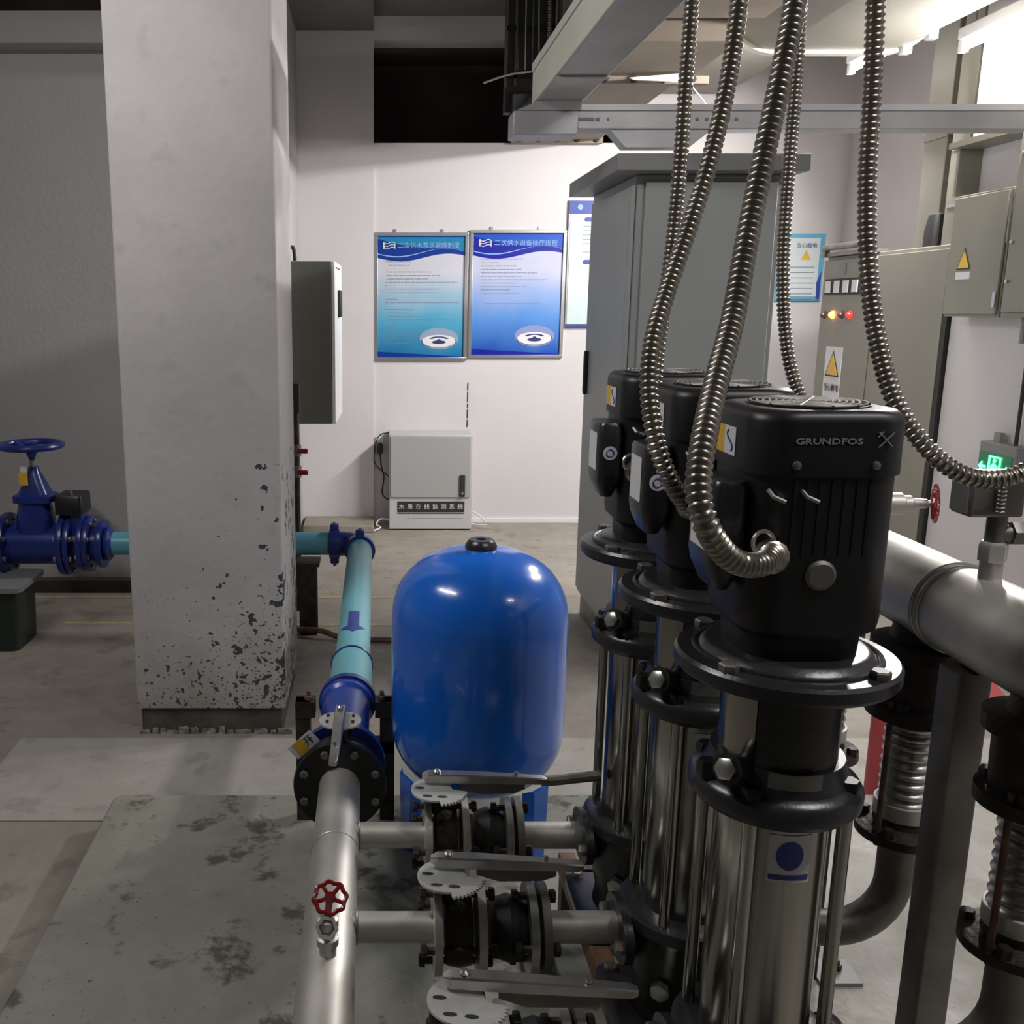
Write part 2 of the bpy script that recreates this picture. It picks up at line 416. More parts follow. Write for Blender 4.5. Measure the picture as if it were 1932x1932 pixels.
# concrete machine plinth
pl = MB()
pl.rrect(.045, .8, [(.805, 1.85, 0), (.805, 1.85, .092), (.797, 1.842, .1)], .02, 3)
tag(pl.build('concrete_plinth', M['plinth']), 'low grey-green stained concrete plinth under the pumps and blue tank', 'plinth')

o = MB().rrect(1.68, .8, [(.815, 1.85, 0), (.815, 1.85, .098), (.81, 1.845, .1)], .02, 3).build('concrete_pad', M['curb'])
tag(o, 'pale concrete pad right of the green-grey plinth, below the steel discharge header', 'plinth')
struct(MB().box(-1.25, 2.3, 2.67, 3.24, .0, .004).build('trim_2', M['curb'], smooth=False))
# floor paint
def strip(name, label, cat, m, quads, kind=None):
    mb = MB()
    for x0, x1, y0, y1 in quads: mb.box(x0, x1, y0, y1, .0, .0025)
    return tag(mb.build(name, m, smooth=False), label, cat)
strip('floor_marking', 'worn yellow painted line on the floor just in front of the far left wall', 'floor marking', M['ylw_line'], [(-2.6, 1.0, 4.96, 5.0)])
strip('floor_marking', 'broken yellow painted line on the floor nearer than the other, behind the blue tank', 'floor marking', M['ylw_line'], [(-2.3, -1.72, 4.52, 4.55), (-1.5, -1.1, 4.53, 4.56), (-.9, .1, 4.5, 4.535), (.1, .9, 4.52, 4.55)])
p = atZ(1850, 1290, 0)
o = MB().prism([atZ(1852, 1288, 0), atZ(1875, 1288, 0), atZ(1945, 1372, 0), atZ(1860, 1360, 0)], (0, 0, .003)).build('floor_marking', M['redp'], smooth=False)
tag(o, 'red painted patch on the floor at the right below the big steel header', 'floor marking')
q = atZ(1655, 1475, .06)
tag(MB().lathe([(.034, 0), (.036, .01), (.036, .30), (.030, .335), (.012, .355), (.012, .38)], (q.x, q.y, 0), (0, 0, 1), 24).build('red_cylinder', M['redp']), 'slim red cylinder on the floor seen just behind the nearest black pump', 'cylinder')

# ================================================================== LAMPS
def batten_lamp(label, c, L_, along, power, tgt, tilt=0):
    t = thing('batten_lamp', label, 'lamp', c, 'fluorescent batten lamps')
    c = Vector(c); a = Vector(along).normalized(); b = a.cross(Vector((0, 0, 1)))
    T = Matrix((( a.x, b.x, 0, c.x), (a.y, b.y, 0, c.y), (a.z, b.z, 1, c.z), (0, 0, 0, 1)))
    MB().box(-L_/2, L_/2, -.03, .03, .0, .045, T).build('housing', M['white'], t, bev=.004)
    for s in (-1, 1): MB().box(s*L_/2-.015, s*L_/2+.015, -.015, .015, -.05, .0, T).build('lampholder', M['white'], t)
    MB().cyl(T @ Vector((-L_/2+.01, 0, -.03)), T @ Vector((L_/2-.01, 0, -.03)), .014, n=12).build('tube', M['tube'], t)
    hz = 3.75-c.z-.045
    if hz > .02:
        for s in (-1, 1): MB().cyl(T @ Vector((s*L_*.4, 0, .045)), T @ Vector((s*L_*.4, 0, .045+hz)), .004, n=6).build('hanger_rod', M['zinc'], t)
    l = area('lamp_light', c+Vector((0, 0, -.055)), L_-.05, .05, power, Vector(tgt), (1, .975, .95))
    return t
def lampL(loc, L_, along, power, drop=(0, 0, -1)):
    pass
batten_lamp('bright white tube lamp by the right wall at the top right corner', (2.53, 4.15, 2.62), .75, (0, 1, 0), 75, (.9, 4.7, 1.0))
batten_lamp('second tube lamp further back beyond the rounded grey duct at the top right', (2.50, 5.15, 2.745), .7, (0, 1, 0), 72, (.6, 5.4, 1.6))
batten_lamp('tube lamp hanging near the ceiling above the foreground left of the pumps', (-1.5, 1.9, 3.1), 1.2, (1, .75, 0), 27, (-.2, 3., .6))
batten_lamp('tube lamp hanging near the ceiling above the foreground at the right', (1.7, .6, 3.2), 1.2, (1, .3, 0), 26, (1.3, 2.2, .4))

# ================================================================== CEILING SERVICES
# galvanised trunking running away from the viewer, then a lower one crossing to the right
t = thing('cable_trunking', 'galvanised cable trunking with cream side running away under the ceiling', 'trunking', (.68, 2.6, 2.247))
MB().box(.607, .775, .6, 3.96, 2.247, 2.39).build('channel', M['trunk'], t, bev=.003)
MB().box(.599, .606, .6, 3.95, 2.249, 2.362).build('side_cover', M['trunk_c'], t)
MB().box(.595, .606, .6, 3.95, 2.365, 2.394).build('lid_edge', M['trunk_c'], t)
for y in (3.45, 2.5): MB().box(.603, .779, y, y+.03, 2.240, 2.246).build('joint_plate', M['trunk'], t)
t = thing('cable_trunking', 'grey cable trunking crossing to the right above the grey cabinets', 'trunking', (1.6, 3.9, 2.15))
MB().box(.76, 2.47, 3.88, 3.98, 2.152, 2.232).build('channel', M['trunk'], t, bev=.003)
MB().box(.76, 2.47, 3.872, 3.879, 2.216, 2.238).build('lid_edge', M['trunk'], t)
MB().box(.52, .76, 3.87, 4.02, 2.130, 2.215).build('corner_box', M['trunk'], t, bev=.004)
MB().prism([(.53, 3.87, 2.216), (.61, 3.85, 2.246), (.77, 3.85, 2.246), (.77, 3.87, 2.216)], (0, .12, 0)).build('drop_bend', M['trunk'], t)
for px, pw in ((1058, 10), (1078, 10), (1092, 14), (1108, 12), (1124, 7), (1146, 3), (1313, 5), (1331, 5), (1372, 5), (1387, 5)):
    a = atY(px, 222, 3.879); b = atY(px+pw, 228, 3.879)
    MB().box(a.x, b.x, 3.8755, 3.8795, b.z, a.z).build('knockout_slot', M['greyp'], t)
# sloping chute from trunking down to the big grey cabinet
mb = MB(); mb.prism([atY(1150, 243, 3.89), atY(1345, 243, 3.89), atY(1300, 278, 3.89), atY(1180, 278, 3.89)], (0, .08, 0))
mb.build('drop_chute', M['trunk'], t, smooth=False)
# brown duct
t = thing('air_duct', 'brown panel air duct with bolted flanges coming out of the black wall opening', 'duct', (1.2, 5.6, 2.57))
MB().box(.92, 1.47, 5.04, YB+.1, 2.57, 3.12).build('rear_section', M['duct'], t)
MB().box(.92, 1.52, 4.38, 5.02, 2.58, 3.12).build('front_section', M['duct'], t)
MB().box(.92, 1.52, 3.0, 4.12, 2.60, 3.12).build('near_section', M['duct'], t)
MB().box(.97, 1.47, 4.12, 4.38, 2.66, 3.08).build('gap_shade_block', M['void'], t)  # near-black block stands in for the shaded gap between duct sections
MB().box(.90, 1.50, YB-.06, YB-.02, 2.55, 2.59).build('flange_strip', M['duct'], t)
MB().box(.92, 1.60, 5.0, 5.06, 2.545, 2.58).build('flange_strip', M['duct'], t)
MB().box(.90, .92, 5.0, 5.05, 2.55, 3.12).build('flange_strip', M['duct'], t)
MB().box(.88, .92, 5.85, 5.90, 2.55, 3.12).build('flange_strip', M['duct'], t)
for i in range(5):
    MB().hexb((.955+i*.125, YB-.06, 2.57), (0, -1, 0), .017, .02).build('bolt', M['rubber'], t)
for i in range(4):
    MB().hexb((1.10+i*.14, 5.0, 2.562), (0, -1, 0), .017, .02).build('bolt', M['rubber'], t)
for i in range(4):
    MB().hexb((.88, 5.875, 2.66+i*.13), (-1, 0, 0), .014, .015).build('bolt', M['rubber'], t)
# hanger bracket near the duct
t = thing('duct_hanger', 'small white metal bracket with wire stay under the brown air duct', 'bracket', (1.48, 4.95, 2.5))
MB().box(1.455, 1.495, 4.90, 4.905, 2.50, 2.585).build('plate', M['white'], t)
MB().prism([(1.20, 4.92, 2.555), (1.46, 4.92, 2.575), (1.46, 4.92, 2.535), (1.22, 4.92, 2.545)], (0, .012, 0)).build('arm', M['white'], t, smooth=False)
MB().cyl((1.49, 4.9, 2.51), (1.62, 4.85, 2.34), .004, n=6).build('stay_wire', M['white'], t)
# round grey duct bending up at right
t = thing('round_duct', 'large rounded grey ventilation duct with pale rim below the ceiling at top right', 'duct', (1.95, 4.9, 2.7))
TD = Matrix.Translation((2.03, 0, 3.02)) @ Matrix.Rotation(PI/2, 4, 'X')
MB().rrect(0, 0, [(.48, .40, -4.72), (.48, .40, -3.0)], .24, 10).build('barrel', M['duct_g'], t, tr=TD)
MB().rrect(0, 0, [(.495, .415, -4.74), (.495, .415, -4.69)], .25, 10).build('rim', M['trunk_c'], t, tr=TD)
MB().rrect(0, .14, [(.40, .30, -6.8), (.40, .30, -4.75)], .2, 10).build('rear_barrel', M['duct_g'], t, tr=TD)
for xx in (2.36, 2.47):
    MB().box(xx-.02, xx+.02, 4.66, 4.70, 2.60+(.06 if xx > 2.4 else 0), 2.66+(.06 if xx > 2.4 else 0)).build('clip', M['white'], t)
# hanging cable bundle / dark tray at x~960
t = thing('cable_ladder', 'dark cable ladder with a ribbed conduit and loose wires hanging left of the trunking', 'cable tray', (.75, 5.3, 2.5))
MB().box(.66, .90, 5.25, 5.32, 2.46, 3.75).build('tray', mat('dark_tray', (.05, .048, .045), .7), t)
for xx in (.655, .70): MB().box(xx, xx+.012, 5.235, 5.25, 2.58, 3.75).build('rail', M['steel_dark'], t)
for i in range(5): MB().box(.66, .90, 5.235, 5.248, 2.62+i*.22, 2.64+i*.22).build('rung', M['rubber'], t)
cp = catmull([(.86, 5.20, 3.7), (.86, 5.20, 3.2), (.865, 5.19, 2.7), (.85, 5.1, 2.45), (.76, 4.75, 2.34)], .006)
MB().tube(cp, [.016 if i % 2 else .013 for i in range(len(cp))], 10).build('conduit', M['hose'], t)
for k in range(4):
    x0 = .70+.035*k
    cp = catmull([(x0, 5.2, 3.6), (x0+.01*math.sin(k), 5.19, 3.0), (x0+.015, 5.2, 2.62)], .05)
    MB().tube(cp, .003, 6).build('wire', M['cable_w'] if k % 2 else M['steel_dark'], t)
cp = catmull([(.55, 5.25, 2.60), (.68, 5.2, 2.63), (.86, 5.18, 2.645)], .03)
MB().tube(cp, .005, 6).build('wire', M['cable_w'], t)
MB().box(.69, .86, 5.22, 5.30, 2.42, 2.55).build('junction_box', M['rubber'], t, bev=.005)

# ================================================================== WALL BOARDS
def poster(label, x0, x1, ytop, ybot, Y, theme):
    a = atY(x0, ytop, Y); b = atY(x1, ytop, Y); zb = atY(x0, ybot, Y).z
    X0, X1, Z0, Z1 = a.x, b.x, zb, a.z; W = X1-X0; H = Z1-Z0
    t = thing('notice_board', label, 'notice board', (X0, Y, Z0), 'framed blue notices')
    for (p, q, r, s_) in ((X0, X1, Z1-.022, Z1), (X0, X1, Z0, Z0+.022), (X0, X0+.022, Z0+.022, Z1-.022), (X1-.022, X1, Z0+.022, Z1-.022)):
        MB().box(p, q, Y-.022, Y, r, s_).build('frame_rail', M['alu'], t, bev=.002)
    if theme == 0:
        lo, mid, hi, hd, hd2 = (.0, .13, .34), (.08, .36, .55), (.56, .56, .63), (.004, .035, .26), (.01, .20, .38)
    else:
        lo, mid, hi, hd, hd2 = (.0, .055, .38), (.09, .27, .66), (.50, .51, .66), (.006, .012, .30), (.01, .08, .46)
    pm = ramp_mat('poster_sheet', lo, hi, .02, H*.70, mid=mid)
    MB().box(X0+.02, X1-.02, Y-.010, Y-.002, Z0+.02, Z1-.02).build('sheet', pm, t, smooth=False)
    for s_ in (.22, .72):
        MB().cyl((X0+W*s_, Y-.006, Z1+.012), (X0+W*s_, Y, Z1+.012), .012, n=12).build('hanger', M['alu'], t)
    # wavy header
    def hdr(name, f0, f1, m, dy):
        pts = []; N = 24
        for i in range(N+1):
            u = i/N; pts.append((X0+.022+(W-.044)*u, Y-dy, f0(u)))
        for i in range(N, -1, -1):
            u = i/N; pts.append((X0+.022+(W-.044)*u, Y-dy, f1(u)))
        R = []
        for i in range(N+1):
            p1 = pts[i]; p2 = pts[2*N+1-i]
            R.append([Vector(p1), Vector(p2), Vector((p2[0], p2[1]+.0008, p2[2])), Vector((p1[0], p1[1]+.0008, p1[2]))])
        MB().rings(R).build(name, m, t, smooth=False)
    base = Z1-.022
    wav = lambda u: base-H*(.155+.030*math.cos(u*5.2+.2*1)-.045*(1-u)*u*2+.02*math.sin(u*7))
    hdr('header_wave', lambda u: base, lambda u: base-H*(.165+.03*math.sin(2*PI*u*.9+.1)), mat('poster_header', hd, .3), .0112)
    hdr('header_wave', lambda u: base-H*.01, lambda u: base-H*(.02+.11*u+.02*math.sin(5*u)), mat('poster_header_light', hd2, .3), .0122)
    hdr('header_line', lambda u: base-H*(.125+.030*math.sin(2*PI*u*.9+.3)), lambda u: base-H*(.130+.034*math.sin(2*PI*u*.9+.3)), M['printb'], .0132)
    # emblem: slanted letter N with three wavy bands
    ex = X0+W*.10; ez = base-H*.10; eh = H*.055; ew = W*.125
    mb = MB(); mb.box(ex-ew*.06, ex+ew*.12, Y-.0145, Y-.0138, ez, ez+eh)
    mb.box(ex+ew*.9, ex+ew, Y-.0145, Y-.0138, ez-.002, ez+eh*.8)
    for k in range(3):
        R = []
        for i in range(11):
            u = i/10; zz = ez+eh*(1.0-k*.36)-eh*.22*math.sin(u*2*PI)*.8-eh*.2*u; xx = ex+ew*u
            R.append([Vector((xx, Y-.0145, zz)), Vector((xx, Y-.0145, zz-eh*.10)), Vector((xx, Y-.0138, zz-eh*.10)), Vector((xx, Y-.0138, zz))])
        mb.rings(R)
    mb.build('emblem', M['white'], t, smooth=False)
    text('title', '二次供水泵房管理制度' if theme == 0 else '二次供水设备操作规程', W*.066, M['printb'], Tface((X0+W*.25, Y-.0140, ez+eh*.45)), t, .0004)
    # rows of small print
    rnd = random.Random(11+theme)
    rows = [(.03, .28, 0), (.06, .24, 0), (.0, .0, 0), (.04, .50, 1), (.04, .60, 1), (.04, .46, 1), (.03, .80, 1), (.02, .02, 0), (.03, .60, 1), (.06, .54, 0), (0, 0, 0), (.04, .12, 2), (.03, .82, 1), (.02, .03, 0), (.03, .32, 1), (.05, .26, 0), (.05, .38, 0), (.04, .76, 0), (0, 0, 0), (.05, .12, 2), (.04, .46, 0), (.04, .42, 0), (.04, .4, 0), (.04, .34, 0), (.04, .30, 0)]
    if theme: rows = [(.03, .46, 1), (.03, .20, 0), (.03, .38, 1), (.03, .44, 1), (.03, .62, 1), (.03, .46, 0), (.03, .72, 1), (.03, .40, 0), (.03, .5, 0), (.03, .32, 1), (.03, .44, 0), (0, 0, 0), (0, 0, 0), (.08, .60, 0), (0, 0, 0)]
    mb = MB(); z = base-H*.20
    for ind, ln, hv in rows:
        if ln > 0:
            x = X0+W*(.09+ind); xe = x+W*ln*.95
            while x < xe:
                l = rnd.uniform(.008, .03)
                mb.box(x, min(x+l, xe+.004), Y-.0116, Y-.0108, z, z+(.0045 if hv else .003)); x += l+rnd.uniform(.002, .007)
        z -= H*.0265
    mb.build('small_print', M['printg'], t, smooth=False)['kind'] = 'stuff'
    # water-drop rings
    c = Vector((X0+W*.70, Y-.0118, Z0+H*.155))
    def ell(name, rx, rz, m, dy, th=None, a0=0, a1=2*PI, dz=0):
        R = []
        for i in range(37):
            a = a0+(a1-a0)*i/36; r_ = 1-(th if th else 1)
            o_ = Vector((rx*math.cos(a), -dy, rz*math.sin(a)+dz)); i_ = Vector((rx*math.cos(a)*r_, -dy, rz*math.sin(a)*r_+dz))
            R.append([c+o_, c+i_, c+i_+Vector((0, .0006, 0)), c+o_+Vector((0, .0006, 0))])
        MB().rings(R).build(name, m, t, smooth=False)
    ell('ripple', W*.21, H*.085, mat('ripple_haze', tuple(.5*(a_+b_) for a_, b_ in zip(lo, hi)), .4), .0, dz=H*.02)
    ell('ripple', W*.185, H*.05, M['white'], .001)
    ell('ripple', W*.19, H*.052, M['printd'], .002, th=.05, a0=PI*.95, a1=2.1*PI)
    ell('ripple', W*.11, H*.026, M['printd'], .002, th=.35, a0=.1*PI, a1=.9*PI, dz=H*.012)
    ell('ripple', W*.075, H*.014, M['printd'], .003, dz=-H*.008)
    ell('drop', W*.02, H*.009, M['printd'], .004, dz=H*.008)
    hdr2 = []
    R = []
    for i in range(13):
        u = i/12; xx = X0+.022+(W-.044)*u; zt = Z0+.022+H*(.045-.040*u)
        R.append([Vector((xx, Y-.0114, zt)), Vector((xx, Y-.0114, Z0+.022)), Vector((xx, Y-.0106, Z0+.022)), Vector((xx, Y-.0106, zt))])
    MB().rings(R).build('footer_wave', mat('poster_footer', hd, .3), t, smooth=False)
    return t
poster('left of the two framed blue notices, greener blue header with more lines of print', 706, 884, 439, 680, YB, 0)
poster('right of the two framed blue notices, deeper blue with fewer lines of print', 887, 1069, 434, 675, YB, 1)
# notice half hidden behind the grey cabinet
def board2():
    a = atY(1073, 378, YB); b = atY(1250, 617, YB)
    t = thing('notice_board', 'pale notice with dark blue top edge, half hidden behind the tall grey cabinet', 'notice board', (a.x, YB, b.z))
    MB().box(a.x, b.x, YB-.02, YB-.001, b.z, a.z).build('board', M['alu'], t, bev=.003)
    MB().box(a.x+.012, b.x-.012, YB-.024, YB-.02, b.z+.015, a.z-.09).build('sheet', mat('pale_sheet', (.55, .64, .66), .4), t)
    MB().box(a.x+.005, b.x-.005, YB-.024, YB-.02, a.z-.09, a.z-.004).build('header_band', M['lblue'], t)
    MB().box(a.x+.005, b.x-.005, YB-.024, YB-.02, b.z, b.z+.02).build('footer_band', M['lblue'], t)
    for z in (a.z-.125, a.z-.40):
        MB().lathe([(.014, 0), (.014, .002)], (a.x+.12, YB-.0245, z), (0, -1, 0), 16).build('bullet', M['lblue'], t)
        MB().box(a.x+.12, b.x-.1, YB-.0262, YB-.0245, z-.014, z+.014).build('heading_bar', M['lblue'], t)
    mb = MB()
    for i in range(7): mb.box(a.x+.10, a.x+.30, YB-.0255, YB-.0245, a.z-.17-i*.028, a.z-.166-i*.028)
    mb.build('small_print', M['printg'], t)['kind'] = 'stuff'
    MB().lathe([(.018, 0), (.018, .002)], (a.x+.075, YB-.0245, a.z-.045), (0, -1, 0), 16).build('emblem', M['printb'], t)
board2()
def board3():
    a = atY(1470, 441, YB); b = atY(1545, 568, YB)
    t = thing('notice_board', 'small pale blue warning notice with yellow triangle, right of the tall cabinet', 'notice board', (a.x, YB, b.z))
    MB().box(a.x, b.x, YB-.02, YB-.001, b.z, a.z).build('board', mat('cyan_border', (.12, .42, .62), .4), t, bev=.003)
    MB().box(a.x+.02, b.x-.035, YB-.024, YB-.02, b.z+.03, a.z-.03).build('sheet', mat('pale_sheet_b', (.62, .68, .70), .4), t)
    c = atY(1518, 482, YB)
    MB().prism([(c.x-.035, YB-.025, c.z-.03), (c.x+.035, YB-.025, c.z-.03), (c.x, YB-.025, c.z+.035)], (0, .001, 0)).build('warning_triangle', M['yellow'], t, smooth=False)
    text('title', '当心触电', .035, M['printd'], Tface((c.x-.07, YB-.0255, c.z+.062)), t, .0004)
    mb = MB()
    for i in range(7): mb.box(a.x+.04, b.x-.06, YB-.0255, YB-.0245, c.z-.08-i*.035, c.z-.075-i*.035)
    mb.build('small_print', M['printg'], t)['kind'] = 'stuff'
    MB().prism([(b.x-.035, YB-.0255, b.z+.012), (b.x-.012, YB-.0255, b.z+.012), (b.x-.012, YB-.0255, b.z+.20), (b.x-.04, YB-.0255, b.z+.12)], (0, .002, 0)).build('blue_swoosh', M['lblue'], t, smooth=False)
board3()

# ================================================================== CABINETS
# tall grey control cabinet
def tall_cab():
    X0, X1, Y0, Y1 = 1.01, 1.585, 3.94, 4.72
    t = thing('control_cabinet', 'tall grey steel control cabinet with an overhanging flat roof, behind the pumps', 'cabinet', ((X0+X1)/2, (Y0+Y1)/2, 0))
    MB().box(X0+.004, X1-.004, Y0+.02, Y1, .12, 2.0).build('body', M['cab'], t, bev=.004)
    MB().box(X0+.02, X1-.02, Y0+.04, Y1-.02, 0, .12).build('plinth', M['steel_dark'], t)
    MB().box(X0+.035, X1-.03, Y0, Y0+.02, .15, 1.97).build('front_panel', M['cab'], t, bev=.003)
    MB().box(X0-.012, X0+.003, Y0+.05, Y1-.04, .15, 1.96).build('door', M['cab'], t, bev=.004)
    MB().box(X0-.013, X0+.001, Y0+.012, Y0+.045, .15, 1.96).build('corner_post', M['cab'], t, bev=.003)
    mb = MB(); h = Vector((X0-.012, Y1-.10, 1.22))
    mb.rrect(h.x-.008, h.y, [(.008, .014, 1.10), (.010, .016, 1.12), (.010, .016, 1.28), (.008, .014, 1.30)], .006, 3)
    lab(mb.build('handle', M['rubber'], t), 'black recessed swing handle')
    MB().box(X0-.10, X1+.05, Y0-.09, Y1+.05, 2.0, 2.062).build('roof', M['cab_d'], t, bev=.004)
    return t
tall_cab()

def low_switch():
    Xf = 2.60
    t = thing('switchgear_cabinet', 'beige two-door switchgear cabinet with indicator lamps against the right wall', 'cabinet', (2.85, 5.2, 0))
    ys = (5.83, 5.22, 4.57)
    MB().box(Xf+.02, XR-.02, ys[2], ys[0], .08, 1.78).build('body', M['beige'], t, bev=.004)
    MB().box(Xf+.05, XR-.05, ys[2]+.02, ys[0]-.02, 0, .08).build('plinth', M['steel_dark'], t)
    for i in range(2):
        d = MB().box(Xf, Xf+.02, ys[i+1]+.006, ys[i]-.006, .12, 1.76).build('door', M['beige'], t, bev=.003)
    MB().box(Xf-.02, Xf+.06, ys[1]+.02, ys[0], 1.78, 1.80).build('top_rail', M['steel_dark'], t)
    MB().cyl((Xf-.02, ys[0]-.03, 1.83), (Xf-.02, ys[1]+.02, 1.83), .018, n=10).build('lifting_bar', M['steel_dark'], t)
    for k in range(2): MB().box(Xf-.03, Xf+.0, ys[0]-.06-k*.5, ys[0]-.02-k*.5, 1.78, 1.85).build('lifting_lug', M['steel_dark'], t)
    # switch window: dark frame with pale toggles
    a = atX(1560, 527, Xf); b = atX(1625, 555, Xf)
    MB().box(Xf-.008, Xf+.001, b.y, a.y, b.z, a.z).build('switch_window', M['rubber'], t)
    n = 4
    for k in range(n):
        yy = a.y-(a.y-b.y)*(k+.15)/n
        MB().box(Xf-.014, Xf-.008, yy-(a.y-b.y)*.14, yy, b.z+.012, a.z-.012).build('breaker', M['white'], t)
    c = atX(1590, 508, Xf); MB().box(Xf-.004, Xf, c.y-.04, c.y+.04, c.z-.03, c.z+.03).build('nameplate', M['greyp'], t)
    for px, m in ((1556, M['glass_k']), (1572, M['glass_o']), (1589, M['glass_k']), (1605, M['glass_r'])):
        c = atX(px, 594, Xf)
        MB().lathe([(.022, 0), (.022, .008), (.016, .012), (.014, .02), (.006, .026)], (Xf, c.y, c.z), (-1, 0, 0), 16).build('indicator_lamp', m, t)
    c = atX(1571, 695, Xf)
    MB().box(Xf-.002, Xf, c.y-.10, c.y+.10, c.z-.17, c.z+.12).build('label_plate', M['white'], t)
    MB().prism([(Xf-.003, c.y-.085, c.z-.045), (Xf-.003, c.y+.085, c.z-.045), (Xf-.003, c.y, c.z+.10)], (-.001, 0, 0)).build('triangle_border', M['rubber'], t, smooth=False)
    MB().prism([(Xf-.0045, c.y-.07, c.z-.037), (Xf-.0045, c.y+.07, c.z-.037), (Xf-.0045, c.y, c.z+.083)], (-.001, 0, 0)).build('triangle', M['yellow'], t, smooth=False)
    TR = Matrix.Translation((Xf-.003, c.y+.085, c.z-.11)) @ Matrix.Rotation(-PI/2, 4, 'Z') @ Matrix.Rotation(PI/2, 4, 'X')
    text('sign_text', '当心触电', .045, M['rubber'], TR, t, .0004)
    return t
low_switch()
o = MB().box(2.60, 3.12, 4.535, 4.565, 0, 1.72).build('gap_shade_strip', M['rubber']); tag(o, 'black strip standing in for the shaded gap between beige switchgear and pale right wall', 'strip')  # solid black strip stands in for the shade of the open gap

def vert_ducts():
    t = thing('riser_trunking', 'dull grey vertical trunking rising from the top of the beige switchgear', 'trunking', (2.85, 5.05, 1.8))
    MB().box(2.74, 3.0, 4.95, 5.15, 1.78, 3.4).build('duct', M['duct_g'], t, bev=.004)
    MB().box(2.735, 3.005, 4.945, 5.155, 2.3, 2.33).build('joint', M['duct_g'], t)
    t = thing('riser_trunking', 'slim pale vertical trunking against the right wall by the tube lamp', 'trunking', (2.7, 4.7, 1.8))
    MB().box(2.66, 2.80, 4.62, 4.76, 1.78, 3.4).build('duct', M['beige'], t, bev=.003)
    for z in (1.95, 2.2): MB().box(2.655, 2.66, 4.64, 4.74, z, z+.012).build('strap', M['zinc'], t)
    t = thing('wall_socket_box', 'small black box standing on top of the beige switchgear', 'box', (2.7, 4.85, 1.8))
    MB().rrect(2.68, 4.85, [(.04, .045, 1.782), (.04, .045, 1.86), (.03, .035, 1.93), (.01, .012, 1.94)], .02, 4).build('body', M['rubber'], t)
vert_ducts()

